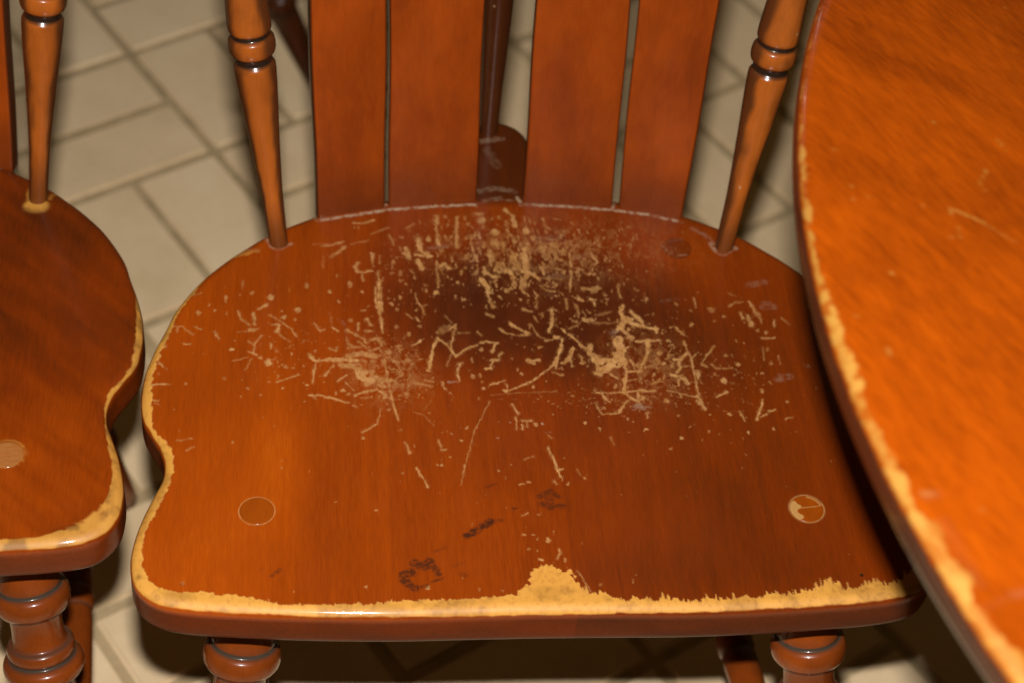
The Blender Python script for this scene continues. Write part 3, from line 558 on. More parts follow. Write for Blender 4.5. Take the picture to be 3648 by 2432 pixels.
BLOBS = [[-131.2,252.7,4.61,2.42,0.9],[-8.2,238.4,3.99,3.84,1.0],[-16.4,250.7,3.68,4.04,0.85],[-18.1,256.9,4.61,1.82,0.6],[12.8,240.4,2.61,4.04,1.0],[-52.7,232.1,2.0,3.43,0.9],[-41.0,
    254.2,1.38,2.63,0.6],[-39.8,245.5,1.38,2.63,0.6],[-27.6,253.1,1.38,2.63,0.6],[-25.5,246.9,1.38,2.63,0.6],[-15.5,244.6,1.38,2.63,0.6],[-4.9,253.3,1.38,2.63,0.6],[-0.2,247.1,1.38,
    2.63,0.6],[7.2,233.7,1.38,2.63,0.6],[-41.2,233.4,1.38,2.63,0.6],[-3.3,225.3,1.38,2.63,0.6],[-16.6,225.2,1.38,2.63,0.6],[17.3,233.8,1.38,2.63,0.6],[-27.9,233.5,1.38,2.63,0.6],
    [-76.9,210.3,1.67,1.96,0.9],[-105.2,190.4,1.49,3.46,0.85],[-97.3,182.9,1.4,1.62,0.9],[-118.5,182.6,1.14,1.85,0.8],[-113.0,174.2,0.96,1.5,0.6],[-113.1,197.4,1.23,1.73,0.45],[-49.8,
    183.6,2.28,2.54,0.9],[-56.2,185.0,1.14,2.89,0.6],[-73.3,179.0,1.14,2.89,0.8],[-79.2,172.9,1.32,1.85,0.7],[-75.5,168.1,1.4,1.5,0.6],[-62.9,167.5,1.23,1.73,0.55],[-61.5,154.6,1.49,
    1.39,0.5],[-35.5,192.6,1.32,1.62,0.9],[-37.4,180.1,1.23,1.62,0.7],[-32.3,177.7,1.32,1.85,0.75],[-76.3,153.2,1.32,1.73,0.4],[-68.4,147.4,1.4,2.31,0.85],[-70.2,124.8,2.02,1.5,0.7],
    [-74.4,137.0,2.19,1.39,0.35],[-93.7,170.6,1.14,1.39,0.5],[-76.8,177.1,1.05,1.39,0.5],[-80.3,177.6,1.05,1.27,0.45],[-69.0,190.4,1.32,1.96,0.5],[-72.9,193.2,1.05,1.27,0.45],[-78.0,
    199.9,2.19,1.39,0.45],[-127.5,130.8,1.05,1.73,0.6],[-105.2,158.2,1.49,1.96,0.6],[-81.7,131.3,2.63,2.89,0.6],[-84.6,122.5,1.93,2.08,0.7],[-111.0,97.6,1.86,1.88,0.8],[-115.4,95.1,
    0.99,2.02,0.6],[-107.6,94.6,1.43,1.44,0.6],[-83.5,81.6,1.32,1.44,0.6],[-76.4,65.0,0.99,1.59,0.35],[-98.9,57.9,1.21,1.3,0.9],[-76.5,30.0,1.1,1.15,0.5],[-68.7,52.0,0.88,1.15,0.5],
    [-47.4,42.9,1.1,1.15,0.8],[-55.5,35.8,0.99,1.15,0.8],[-53.1,36.2,0.99,1.15,0.8],[-40.2,56.5,1.21,1.44,0.8],[-36.4,67.2,1.1,1.3,0.7],[-46.1,62.5,0.99,1.15,0.35],[-57.6,116.5,1.54,
    1.88,1.0],[-69.9,125.0,1.86,1.59,0.7],[-70.6,129.3,1.1,1.44,0.5],[-30.2,111.5,1.54,2.31,0.85],[-24.6,107.3,1.54,1.59,0.6],[-24.3,101.6,1.54,1.73,0.7],[-25.4,111.9,1.1,2.16,0.6],
    [-27.7,92.7,1.21,1.3,0.45],[-58.3,79.6,0.99,1.44,0.4],[-3.5,185.8,1.75,2.08,0.8],[-9.5,180.7,1.49,1.96,0.7],[4.5,178.0,1.32,1.73,0.7],[-7.0,187.0,1.14,1.5,0.5],[72.5,151.2,1.75,
    2.08,0.9],[69.8,190.2,1.14,2.31,0.5],[65.7,203.6,1.14,1.5,0.6],[81.7,184.9,1.32,1.39,0.4],[14.2,136.8,2.02,1.5,0.6],[-23.2,135.0,1.75,1.96,0.6],[-4.3,126.9,1.14,1.27,0.5],[-10.2,
    99.3,1.97,1.88,0.9],[39.9,123.2,1.86,1.88,0.85],[12.4,126.2,1.97,1.73,0.8],[0.7,113.5,1.32,1.73,0.6],[7.1,102.7,1.43,1.59,0.8],[-1.6,117.7,1.32,1.44,0.45],[49.4,83.4,1.43,1.88,
    0.7],[36.7,71.0,1.1,2.02,0.95],[44.8,66.1,0.99,1.44,0.6],[73.5,64.5,1.97,1.59,1],[5.9,70.3,1.32,1.59,0.8],[-1.9,21.9,1.54,1.44,0.9],[21.0,19.8,1.21,1.73,0.8],[31.5,24.3,0.99,1.59,
    0.8],[-19.5,31.0,1.21,1.44,0.7],[-11.5,35.8,0.88,1.01,0.5],[31.0,94.6,1.97,1.59,0.45],[86.5,47.8,0.99,1.15,0.6],[94.0,56.7,0.99,1.3,0.8],[94.8,75.7,0.99,1.3,0.6],[72.4,143.8,3.07,
    2.63,0.7],[89.7,130.1,1.84,2.42,0.8],[91.1,121.3,1.54,2.02,0.7],[138.2,118.3,1.84,1.62,0.75],[131.4,126.2,1.69,1.62,0.7],[135.7,126.1,1.07,1.41,0.5],[127.4,104.5,2.15,3.03,0.9],
    [155.6,147.7,1.54,2.02,0.6],[161.0,145.4,1.54,1.62,0.6],[159.5,118.8,1.54,1.62,0.5],[159.4,130.9,1.54,1.82,0.4],[152.8,109.7,1.23,1.41,0.7],[113.3,153.9,1.69,2.22,0.75],[128.1,
    166.8,2.76,2.63,0.5],[135.3,161.1,1.54,1.62,0.75],[105.5,173.0,1.84,2.02,0.5],[86.8,176.8,1.38,1.82,0.65],[100.0,151.6,1.23,1.41,0.5],[114.5,166.1,1.23,1.41,0.4],[140.0,138.7,1.23,
    2.02,0.6],[96.5,136.3,1.23,1.41,0.4],[99.4,134.1,1.23,1.62,0.4],[128.3,156.2,1.38,1.62,0.35],[114.1,75.8,1.07,1.62,0.7],[126.8,76.0,1.69,2.02,0.9],[149.9,94.6,1.38,2.63,0.8],
    [164.4,85.7,1.07,1.62,0.5],[151.9,62.7,1.38,1.62,0.9],[135.9,60.2,1.23,1.41,0.9],[94.0,56.5,1.23,1.62,0.8],[112.0,61.6,1.07,1.41,0.5],[95.0,75.8,0.92,1.21,0.6],[88.9,88.7,2.0,2.22,
    0.7],[74.4,91.5,2.0,2.63,0.7],[-221.7,133.6,2.15,2.22,1.0],[-200.7,162.2,1.54,2.42,0.8],[-179.2,131.2,1.84,2.02,1.0],[-155.9,177.0,2.61,3.03,1.0],[-138.6,165.8,2.3,2.63,1.0],
    [-166.8,148.2,3.99,2.22,0.85],[-147.4,159.5,2.0,2.02,0.8],[-156.5,120.0,2.61,3.43,1.0],[-145.7,116.7,1.54,1.82,0.8],[-161.3,123.9,1.23,2.42,0.7],[-151.3,130.0,1.07,2.42,0.55],
    [-147.9,98.6,1.23,1.41,0.9],[-168.6,98.0,1.54,1.21,0.8],[-150.5,108.9,1.07,1.21,0.6],[-184.3,175.2,1.23,3.43,0.7],[-190.4,165.0,0.92,1.21,0.7],[-194.4,170.1,0.92,1.41,0.5],[-183.5,
    162.3,0.92,2.02,0.4],[-167.8,180.5,1.07,2.42,0.5],[-140.3,157.3,1.07,1.41,0.6],[-134.7,138.5,1.07,1.41,0.5],[-160.9,92.1,1.07,1.21,0.6],[-206.3,101.7,0.92,1.21,0.6],[-183.0,106.0,
    1.23,1.41,0.5],[-133.2,187.8,1.54,3.03,0.5],[-112.9,174.2,0.92,1.82,0.5],[-222.9,109.6,0.92,1.21,0.4],[-132.7,101.1,1.07,1.41,0.8],[-133.9,87.3,1.07,1.21,0.7],[-103.9,84.5,1.54,
    1.21,0.5],[-177.1,54.0,0.92,1.01,0.7],[-212.5,80.1,0.77,1.01,0.4],[-92.6,1.6,1.23,1.15,0.8],[1.3,-3.7,1.23,1.15,0.5],[5.7,-22.5,1.58,1.85,1],[-0.4,-22.1,0.7,0.92,0.8],[-8.2,-18.8,
    1.4,0.92,0.7],[-2.8,-18.4,0.88,0.92,0.6],[9.0,-16.7,0.61,1.15,0.6],[0.2,-36.7,1.4,1.62,0.9],[-6.0,-28.7,0.61,0.92,0.6],[-1.2,-29.8,0.7,0.92,0.6],[14.3,-37.3,0.7,1.85,0.8],[51.9,
    11.1,0.53,0.69,0.8],[32.7,-55.5,0.53,1.39,0.5],[-65.1,-55.9,1.75,1.39,0.9],[53.9,-49.2,0.53,0.92,0.6],[-23.3,-58.6,0.53,1.39,0.5],[-36.3,-57.9,0.53,1.39,0.5],[-201.5,-50.5,1.29,
    1.9,0.35],[-139.7,-57.2,0.64,0.85,0.9],[-99.5,-54.2,0.8,1.27,0.8]]
STAINS = [[[[-40.9,-18.8],[-33.6,-13.5],[-26.6,-8.3]],5.44,0.85],[[[-25.7,-7.7],[-19.9,-7.3]],2.98,0.5],[[[-27.4,18.3],[-21.7,20.8]],1.93,0.45],[[[-13.0,1.0],[-10.4,1.9]],1.58,0.6],
    [[[-59.9,-30.0],[-54.1,-27.0]],1.58,0.4],[[[-46.1,-46.6],[-43.7,-47.2]],3.51,0.4],[[[-49.8,-40.4],[-43.2,-38.0]],2.63,0.2],[[[-71.7,-38.6],[-66.1,-40.7],[-63.5,-37.7]],7.02,0.75],
    [[[-61.2,-40.8],[-59.0,-45.9]],4.91,0.75],[[[-78.8,-46.6],[-74.3,-44.7]],6.67,0.75],[[[-78.2,-50.7],[-72.3,-55.8]],5.79,0.75],[[[-62.5,-51.9],[-56.7,-49.0]],1.58,0.75],[[[-68.3,
    -54.9],[-65.8,-54.9]],2.98,0.75],[[[3.4,10.6],[9.7,15.0],[14.4,10.5]],4.39,0.6],[[[12.9,3.3],[16.2,2.7]],4.91,0.6],[[[3.8,5.0],[9.3,1.6]],4.91,0.6],[[[8.4,9.5],[9.4,2.8]],5.26,
    0.6],[[[-152.6,-46.2],[-147.5,-41.6]],3.22,0.45],[[[-158.5,-41.5],[-157.8,-40.6]],2.41,0.3],[[[-201.8,-50.0],[-201.0,-51.8]],2.09,0.3]]
DUST = [[[[156.2,188.9],[166.6,191.8]],5.83,0.1736],[[[162.2,169.2],[169.7,169.1]],6.14,0.1984],[[[160.8,104.6],[170.0,107.1]],5.53,0.21080000000000002],[[[162.0,172.6],[167.1,173.7],
    [171.2,167.9]],1.38,0.186],[[[180.4,116.2],[183.4,115.0]],3.07,0.124],[[[159.0,103.5],[163.1,108.8],[171.9,108.7]],1.23,0.155],[[[67.7,82.8],[70.6,84.3],[73.8,82.7]],3.95,0.5],
    [[[66.6,82.9],[68.7,85.9],[72.0,86.6],[74.8,81.8]],1.21,0.5],[[[75.1,84.1],[78.9,83.2]],2.41,0.22],[[[96.3,175.5],[107.2,176.8]],2.76,0.1364],[[[-9.3,72.3],[-9.2,72.3]],1.54,1.0],
    [[[9.8,71.0],[9.9,71.0]],1.54,1.0],[[[11.9,63.6],[12.0,63.6]],1.54,1.0],[[[13.9,63.6],[14.0,63.6]],1.54,1.0],[[[-18.2,59.0],[-18.0,59.0]],1.54,1.0],[[[-45.6,106.7],[-41.0,106.8]],
    1.97,0.5],[[[59.8,148.5],[65.0,149.6]],3.07,0.31],[[[60.9,145.9],[64.0,145.3]],1.75,0.217],[[[-112.8,159.1],[-109.2,154.3]],3.07,0.186],[[[-118.6,163.3],[-117.3,156.6]],1.75,
    0.155],[[[23.7,199.0],[38.7,198.3]],6.14,0.0992],[[[-53.2,223.7],[-40.8,225.1]],3.84,0.186],[[[19.8,232.6],[35.8,233.9]],6.91,0.1364],[[[18.6,182.6],[27.9,181.3]],3.51,0.0744],
    [[[42.6,215.8],[49.9,217.1]],3.95,0.124],[[[103.1,226.9],[105.8,220.8],[111.3,217.2],[118.0,217.8]],1.84,0.372],[[[107.8,230.5],[116.7,233.0]],3.07,0.0744],[[[-126.3,249.3],
    [-105.5,254.2],[-82.2,259.6],[-77.8,260.9],[-47.0,264.2],[-18.9,266.3]],2.93,1.0],[[[-18.8,268.0],[-2.3,271.7],[10.9,270.1]],2.13,0.35],[[[10.7,266.5],[41.7,265.1],[72.1,261.8],
    [97.5,257.2],[119.0,249.9]],2.93,1.0],[[[-81.0,261.3],[-80.3,265.7]],2.4,1.0],[[[73.7,263.6],[74.8,268.0]],2.67,0.9],[[[-134.4,252.2],[-128.1,253.5]],3.2,0.9],[[[9.1,273.2],[11.5,
    266.5]],3.2,0.8],[[[-159.4,231.6],[-156.4,224.1],[-151.3,220.9],[-143.4,226.8]],2.93,0.5],[[[136.3,228.5],[138.7,220.9],[143.4,218.4],[152.5,224.3]],4.0,0.55],[[[125.6,243.4],
    [133.6,237.0],[138.3,228.5]],3.73,0.25],[[[-17.3,279.6],[-4.5,283.3],[7.2,279.8]],5.33,0.28],[[[-12.0,332.3],[1.9,335.8]],5.87,0.3],[[[-8.0,323.0],[-3.0,306.9]],8.0,0.12],[[[-14.2,
    270.7],[-2.1,274.4]],2.13,0.3]]
FINISH_EDGE = [[-163.7,219.1],[-184.8,211.5],[-198.2,194.8],[-203.8,182.4],[-211.4,168.2],[-216.7,149.6],[-221.7,131.4],[-226.4,109.2],[-226.5,92.9],[-225.1,75.2],[-223.7,64.7],[-216.1,56.0],
    [-211.3,45.7],[-210.2,33.8],[-211.0,23.9],[-216.3,9.1],[-220.5,-3.7],[-224.3,-14.8],[-225.0,-28.9],[-223.3,-41.2],[-219.3,-48.9],[-212.6,-54.2],[-201.0,-57.3],[-190.3,-55.4],
    [-181.8,-58.3],[-167.4,-59.4],[-160.2,-61.6],[-148.2,-65.4],[-129.0,-66.6],[-97.7,-66.3],[-84.4,-65.0],[-66.1,-64.4],[-46.6,-64.1],[-27.0,-63.2],[-15.9,-61.6],[-10.6,-56.8],[-5.3,
    -43.3],[-0.7,-40.8],[6.8,-41.6],[11.4,-45.4],[15.4,-42.3],[16.7,-48.0],[20.3,-56.7],[28.5,-62.3],[49.1,-66.0],[66.5,-66.0],[86.2,-67.5],[111.5,-65.5],[136.9,-64.1],[152.9,-61.9],
    [158.3,-57.3],[165.2,-54.6],[171.2,-56.6],[173.1,-59.7],[182.3,-58.6],[189.2,-55.6],[199.3,-56.4],[208.8,-54.0],[217.2,-44.7]]
FINISH_EDGE_2 = [[219.6,164.8],[225.5,132.9],[227.9,109.6],[228.4,86.9],[227.4,72.7],[224.0,63.9],[218.7,55.4],[215.2,48.2],[214.6,37.5],[216.1,23.5],[219.3,8.0],[222.5,-5.5],[224.0,-17.2],[223.1,
    -28.7],[219.6,-40.1],[212.6,-48.8],[201.2,-56.2],[188.4,-61.7],[175.4,-63.7],[151.5,-64.4]]

def common_tone(x, y, seed):
    t = 0.55 + 0.20 * (fbm(x / 60, y / 90, seed, 3) - 0.5) + 0.07 * (fbm(x / 9, y / 120, seed + 3, 2) - 0.5)
    t += 0.06 * (fbm(x / 3.2, y / 60, seed + 9, 2) - 0.5)
    return t

def build_main_seat(parent):
    x, y, z, ins, F = seat_shape(2500, 400)
    # ragged coordinates
    rx = x + 1.1 * (fbm(x / 2.2, y / 2.2, 11, 3) - 0.5) + 0.55 * (vnoise(x / 0.9, y / 0.9, 5) - 0.5)
    ry = y + 1.4 * (fbm(x / 2.2, y / 2.8, 23, 3) - 0.5) + 0.6 * (vnoise(x / 0.9, y / 1.1, 7) - 0.5)
    topm = z > -9.5
    wear = np.zeros_like(x)
    wn = 0.14 + 1.08 * fbm(x / 3.1, y / 3.6, 15, 3)
    paint(wear, rx, ry, STROKES, 0.42, wn)
    bx_ = x + 2.4 * (fbm(x / 1.7, y / 1.7, 17, 3) - .5); by_ = y + 3.0 * (fbm(x / 1.7, y / 1.7, 19, 3) - .5)
    paint_blobs(wear, bx_, by_, [(a, b, c * .86, d * .86, e) for a, b, c, d, e in BLOBS])
    # crumbs of lost varnish between the big scratches
    R = random.Random(31)
    crumbs = []
    for cx, cy, sx, sy, n, r0, r1 in [(20, 225, 52, 22, 90, .3, .9), (5, 165, 70, 40, 120, .25, .8), (75, 120, 40, 26, 60, .25, .8), (-75, 118, 28, 24, 50, .25, .8), (-135, 130, 32, 30, 45, .25, .6), (20, 70, 120, 24, 60, .2, .5), (120, 95, 38, 36, 40, .25, .6), (0, 0, 130, 40, 45, .2, .4)]:
        for _ in range(n):
            crumbs.append((R.gauss(cx, sx), R.gauss(cy, sy), R.uniform(r0, r1), R.uniform(r0, r1) * R.choice((1, 1.4, 2.4)), R.uniform(.12, .7)))
    paint_blobs(wear, bx_, by_, crumbs)
    # flaked varnish: drawn out along the grain by the slats, crumbly in the two hollows
    def flakes(cx, cy, sx, sy, fx, fy, seed, thr, amt):
        den = np.exp(-(((x - cx) / sx) ** 2 + ((y - cy) / sy) ** 2))
        nz = 0.62 * fbm(x / fx, y / fy, seed, 4) + 0.38 * fbm(x / (fx * .4), y / (fy * .4), seed + 40, 3)
        lim = thr + 0.16 * (1 - den)
        return amt * sstep(0.18, 0.42, den) * sstep(lim, lim + 0.03, nz) * (0.55 + 0.45 * fbm(x / 3, y / 3, seed + 80, 2))
    for f in ((14, 222, 82, 32, 3.2, 6.5, 601, .545, .85), (10, 196, 60, 26, 3.6, 5.6, 603, .60, .8), (84, 122, 34, 34, 3.0, 3.6, 605, .585, .7), (-80, 116, 26, 30, 2.4, 2.8, 607, .545, .7), (45, 160, 60, 26, 3.0, 4.2, 609, .62, .6), (60, 92, 70, 16, 2.2, 2.2, 611, .60, .6), (-60, 200, 26, 30, 3.0, 5.0, 613, .60, .6), (-140, 128, 34, 30, 2.6, 2.8, 615, .655, .7), (130, 110, 34, 34, 2.4, 2.8, 617, .66, .6)):
        wear = np.maximum(wear, flakes(*f))
    # dull brown rubbed-through film round the crowded scratches
    film = 0.40 * np.exp(-(((x + 82) / 20) ** 2 + ((y - 112) / 22) ** 2)) + 0.26 * np.exp(-(((x - 78) / 24) ** 2 + ((y - 118) / 26) ** 2)) + 0.34 * np.exp(-(((x - 28) / 62) ** 2 + ((y - 222) / 26) ** 2))
    film *= 0.9 * sstep(0.47, 0.60, 0.6 * fbm(x / 4, y / 6, 41, 3) + 0.4 * fbm(x / 1.2, y / 1.8, 43, 3))
    # big patches are eaten through unevenly
    hole = sstep(0.30, 0.44, fbm(x / 1.7, y / 2.1, 77, 3))
    wear = np.clip(wear * (0.66 + 0.34 * hole) * (0.90 - 0.10 * sstep(150, 240, y)), 0, 1)
    scr = wear.copy()
    halo = np.zeros_like(x); paint(halo, rx, ry, [(p, w * 1.5 + 1.0, v) for p, w, v in STROKES], 1.6, wn)
    wear = np.maximum(wear, 0.42 * halo * sstep(.42, .62, fbm(x / 1.5, y / 2.0, 141, 3)))
    wear = np.maximum(wear, film)
    # plugs: pale rings and a pale broken sector
    for px, py, sector in ((-161.4, 1.0, 0), (161.4, -1.0, 1)):
        d = np.hypot(x - px, y - py)
        wear = np.maximum(wear, 0.7 * np.exp(-((d - 10.3) / 0.34) ** 2))
        if sector:
            wear = np.maximum(wear, 0.5 * np.exp(-((d - 10.4) / 0.6) ** 2))
    # bare rubbed border: outside the finish line, ragged along the grain on the front
    P = FINISH_EDGE + [[400, -40], [400, 600], [-163, 600]]
    bris = (3.0 * (fbm(x / 0.8, y / 14, 51, 2) - 0.5) + 9.0 * np.clip(fbm(x / 1.3, y / 20, 52, 2) - 0.58, 0, 1)) * (0.3 + 1.4 * fbm(x / 14, y / 30, 54, 2)) + 3.0 * (fbm(x / 11, y / 20, 56, 3) - .5)
    fr = sstep(0, -66, y)
    yy = y - bris * fr * (0.45 + 0.9 * sstep(0, 40, x))
    xx = x + 3.0 * (fbm(x / 2.4, y / 2.4, 61, 4) - 0.5)
    yy = yy + 3.0 * (fbm(x / 2.2, y / 2.8, 63, 4) - 0.5)
    bz = np.exp(-((x - 5) / 24) ** 2 - ((y + 50) / 20) ** 2)
    xx = xx + bz * 11.0 * (fbm(x / 2.4, y / 3.5, 65, 4) - .5); yy = yy + bz * 15.0 * (fbm(x / 2.0, y / 3.0, 67, 4) - .5)
    near = (ins < 60) & (y < 222) & topm
    k = np.nonzero(near)[0]
    sd = poly_sd(xx[k], yy[k], P)
    e = np.zeros_like(x)
    e[k] = sstep(0.22, -0.18, sd)
    e = np.where((x > 205) & (y > -40), 0, e)
    lipz = -2.7 - 1.3 * (fbm(x / 6, y / 6, 71, 3) - 0.5) + np.where(x > 40, .3, 0)
    e *= sstep(lipz - .6, lipz + .3, z)
    e = np.where(y > 205, e * sstep(228, 205, y), e)
    wear = np.where(topm, np.maximum(wear, e), 0)
    # tiny knocks on the lip
    grime = np.zeros_like(x); paint(grime, rx, ry, STAINS, 1.2)
    grime *= 0.35 + 0.65 * sstep(0.35, 0.55, fbm(x / 1.6, y / 1.0, 101, 3))
    grime = np.maximum(grime, 0.5 * np.exp(-((x + 226) ** 2 + (y + 45) ** 2) / 3))
    grime = np.where(topm, grime, 0) * (1 - 0.0 * wear)
    for hx, hy in ((185.0, -50.5),):
        grime = np.maximum(grime, (np.hypot(x - hx, y - hy) < 1.1) * topm * 1.0)
    dust = np.zeros_like(x); paint(dust, rx, ry, DUST, 1.1)
    dust = np.where(topm, dust * np.clip(2.6 * fbm(x / 2.6, y / 2.6, 111, 3) - 0.65, 0.05, 1), 0)
    soil = 0.45 * sstep(0.45, 0.75, fbm(x / 12, y / 12, 131, 4)) + 0.25 * sstep(.55, .7, fbm(x / 2, y / 2, 133, 2))
    tone = common_tone(x, y, 201)
    fw = sstep(60, -10, y)
    tone += np.where(x < -85, 0.07, np.where(x < 18, 0.02, -0.045)) * (0.55 + 0.45 * fw)
    tone += 0.16 * np.exp(-((x + 152) / 16) ** 2 - ((y - 50) / 70) ** 2) + 0.10 * sstep(-60, -200, x)
    tone -= (0.31 + 0.16 * (fbm(x / 14, y / 18, 211, 3) - .5)) * np.exp(-(((x - 6) / 100) ** 2 + ((y - 172) / 60) ** 2) ** 1.7)
    tone -= 0.17 * np.exp(-((x - 115) / 60) ** 2 - ((y - 120) / 60) ** 2)
    tone -= 0.09 * np.exp(-((x - 80) / 90) ** 2 - ((y - 10) / 70) ** 2)
    tone -= 0.12 * np.exp(-((x - 110) / 80) ** 2 - ((y + 50) / 25) ** 2)
    tone += 0.08 * np.exp(-((x - 110) / 50) ** 2 - ((y - 215) / 26) ** 2) - 0.16 * sstep(10.5, 9.5, np.hypot(x - 112.7, y - 224)) + 0.05 * sstep(-120, -220, x)
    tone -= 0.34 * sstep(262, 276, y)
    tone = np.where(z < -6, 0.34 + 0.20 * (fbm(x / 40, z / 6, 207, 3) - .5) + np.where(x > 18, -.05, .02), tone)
    wear = np.where(x < -85, wear, wear * 0.96)
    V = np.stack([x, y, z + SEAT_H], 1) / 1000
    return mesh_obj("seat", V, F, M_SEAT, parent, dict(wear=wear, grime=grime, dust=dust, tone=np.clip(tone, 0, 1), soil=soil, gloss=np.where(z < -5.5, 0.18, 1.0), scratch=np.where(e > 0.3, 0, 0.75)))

def build_coarse_seat(parent):
    return build_plain_seat(parent, "seat", 420, 40)

def build_plain_seat(parent, name="seat", n=1100, rings=120):
    x, y, z, ins, F = seat_shape(n, rings)
    topm = z > -9.5
    rx = x + 1.6 * (fbm(x / 3, y / 3, 311, 3) - 0.5); ry = y + 1.6 * (fbm(x / 3, y / 3, 313, 3) - 0.5)
    wear = np.zeros_like(x)
    k = np.nonzero((ins < 45) & (y < 200) & topm & (x > -60))[0]
    e = np.zeros_like(x)
    e[k] = sstep(0.5, -0.4, poly_sd(rx[k], ry[k], FINISH_EDGE_2 + [[-400, -60], [-400, 600], [150, 600]]))
    e *= sstep(-3.6, -2.8, z + 1.2 * (fbm(x / 7, y / 7, 317, 2) - .5))
    e *= 0.72 + 0.5 * fbm(x / 5, y / 5, 319, 3)
    wear = np.maximum(wear, np.clip(e, 0, 1))
    paint_blobs(wear, rx, ry, [(154, 216, 8.5, 7, 1.0)], .12)
    paint(wear, rx, ry, [([(96, 150), (100, 160), (108, 178)], 1.2, .35), ([(148, 222), (147, 232)], 2.2, .5), ([(162, 224), (168, 236)], 3, .35)])
    d = np.hypot(x - 161.4, y); wear = np.maximum(wear, 0.55 * np.exp(-((d - 10.6) / 0.6) ** 2))
    wear = np.maximum(wear, .22 * (d < 10))
    grime = np.zeros_like(x)
    paint(grime, rx, ry, [([(195, -58), (206, -54)], 5, .35), ([(150, -66), (158, -66)], 4, .3), ([(120, 60), (122, 61)], 2.2, .5)], 1.5)
    grime *= fbm(x / 2, y / 2, 353, 3)
    soil = 0.75 * sstep(0.45, 0.7, fbm(x / 10, y / 10, 331, 4)) + .3
    dust = np.zeros_like(x)
    paint(dust, rx, ry, [([(70, 268), (100, 260), (125, 254)], 4, .5)], 1.1)
    tone = 0.50 + 0.30 * (fbm(x / 45, y / 70, 341, 3) - .5) + .2 * (fbm((x + y) / 10, (x - y) / 60, 343, 2) - .5)
    tone += .10 * sstep(110, 20, y) - 0.05
    tone = np.where(z < -8, 0.40 + 0.2 * (fbm(x / 40, z / 6, 347, 3) - .5), tone)
    V = np.stack([x, y, z + SEAT_H], 1) / 1000
    return mesh_obj(name, V, F, M_SEAT, parent, dict(wear=np.where(topm, wear, 0), grime=grime, dust=dust, tone=np.clip(tone, 0, 1), soil=np.clip(soil, 0, 1), gloss=np.where(z < -5.5, 0.35, 1.0)))

# slats: two lower corners and two points higher up, on the front face (mm)
SLATS = [((-125.8, 252.7), (-80.6, 262.5), (-130.8, 278.7, 157.2), (-82.7, 288.1, 151.4)),
         ((-78.4, 264.3), (-18.7, 269.3), (-80.9, 289.6, 150.3), (-20.5, 294.2, 148.1)),
         ((12.3, 268.8), (73.4, 264.8), (11.8, 294.0, 149.0), (71.9, 290.6, 152.4)),
         ((77.0, 264.2), (120.0, 253.0), (76.3, 290.8, 152.5), (126.3, 279.5, 161.8))]

def build_slat(parent, b0, b1, t0, t1, mat, top=405.0, th=12.0):
    B0, B1 = np.array([*b0, 0.]), np.array([*b1, 0.]); T0, T1 = np.array(t0), np.array(t1)
    d0 = (T0 - B0) / T0[2]; d1 = (T1 - B1) / T1[2]
    n = np.cross(B1 - B0, d0); n /= np.linalg.norm(n)
    if n[1] < 0: n = -n
    zs = np.concatenate([np.linspace(-8, 160, 24), np.linspace(175, top, 10)])
    # rounded cross-section running round the board
    r = 2.2; sec = []
    w = 1.0
    secpts = []
    for (cu, cv, a0) in ((0, 0, 180), (1, 0, 270), (1, 1, 0), (0, 1, 90)):
        for a in np.linspace(a0, a0 + 90, 5):
            secpts.append((cu, cv, math.cos(math.radians(a)), math.sin(math.radians(a))))
    V = []
    for z in zs:
        L0, L1 = B0 + d0 * z, B1 + d1 * z
        e = (L1 - L0); W = np.linalg.norm(e); e = e / W
        wob = 0.35 * math.sin(z * .045 + b0[0]) 
        for cu, cv, ca, sa in secpts:
            u = (r if cu == 0 else W - r) + ca * r + (wob if cu == 0 else -wob)
            v = (r if cv == 0 else th - r) + sa * r
            V.append((L0 + e * u + n * v + np.array([0, 0, SEAT_H])) / 1000)
    ns = len(secpts)
    F = [tuple(f) for f in grid_faces(len(zs), ns).tolist()]
    F.append(tuple(range(ns))[::-1]); F.append(tuple((len(zs) - 1) * ns + k for k in range(ns)))
    V = np.array(V)
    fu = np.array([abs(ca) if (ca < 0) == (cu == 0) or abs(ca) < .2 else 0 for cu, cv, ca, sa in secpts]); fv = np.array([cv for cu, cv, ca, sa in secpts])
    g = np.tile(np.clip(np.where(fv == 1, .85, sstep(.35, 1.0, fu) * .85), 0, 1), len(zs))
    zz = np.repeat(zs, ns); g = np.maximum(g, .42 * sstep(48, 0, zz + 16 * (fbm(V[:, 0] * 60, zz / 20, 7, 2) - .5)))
    return mesh_obj("slat", V, F, mat, parent, {"groove": g})

POST = [(-10, 6.2, .6), (0, 6.2, .6), (14, 6.4, .5), (38, 6.9, 0), (60, 8.2, 0), (88, 10.2, 0), (112, 12.2, 0), (128, 13.2, 0), (132, 13.1, 0), (133.5, 12.3, .6), (135, 11.4, 1), (138, 11.3, 1), (139, 12.2, .7), (140.5, 13.7, 0), (143, 14.5, 0), (146.5, 14.7, 0), (150, 14.2, 0),
        (151.5, 13.0, .4), (152.5, 12.0, 1), (154.5, 12.0, 1), (155.5, 12.8, .3), (157, 13.4, 0), (162, 13.6, 0), (180, 12.6, 0), (215, 10.8, 0), (265, 9.3, 0), (330, 8.4, 0), (425, 7.2, 0)]
BRACE = [(-8, 6.6, 0), (0, 6.6, 0), (40, 7.6, 0), (80, 9.0, 0), (120, 10.2, 0), (150, 10.8, 0), (165, 10.4, 0), (168, 9.4, .8), (171, 10.9, 0), (180, 11.2, 0), (188, 9.6, .5), (192, 10.4, 0), (260, 9, 0), (430, 7, 0)]
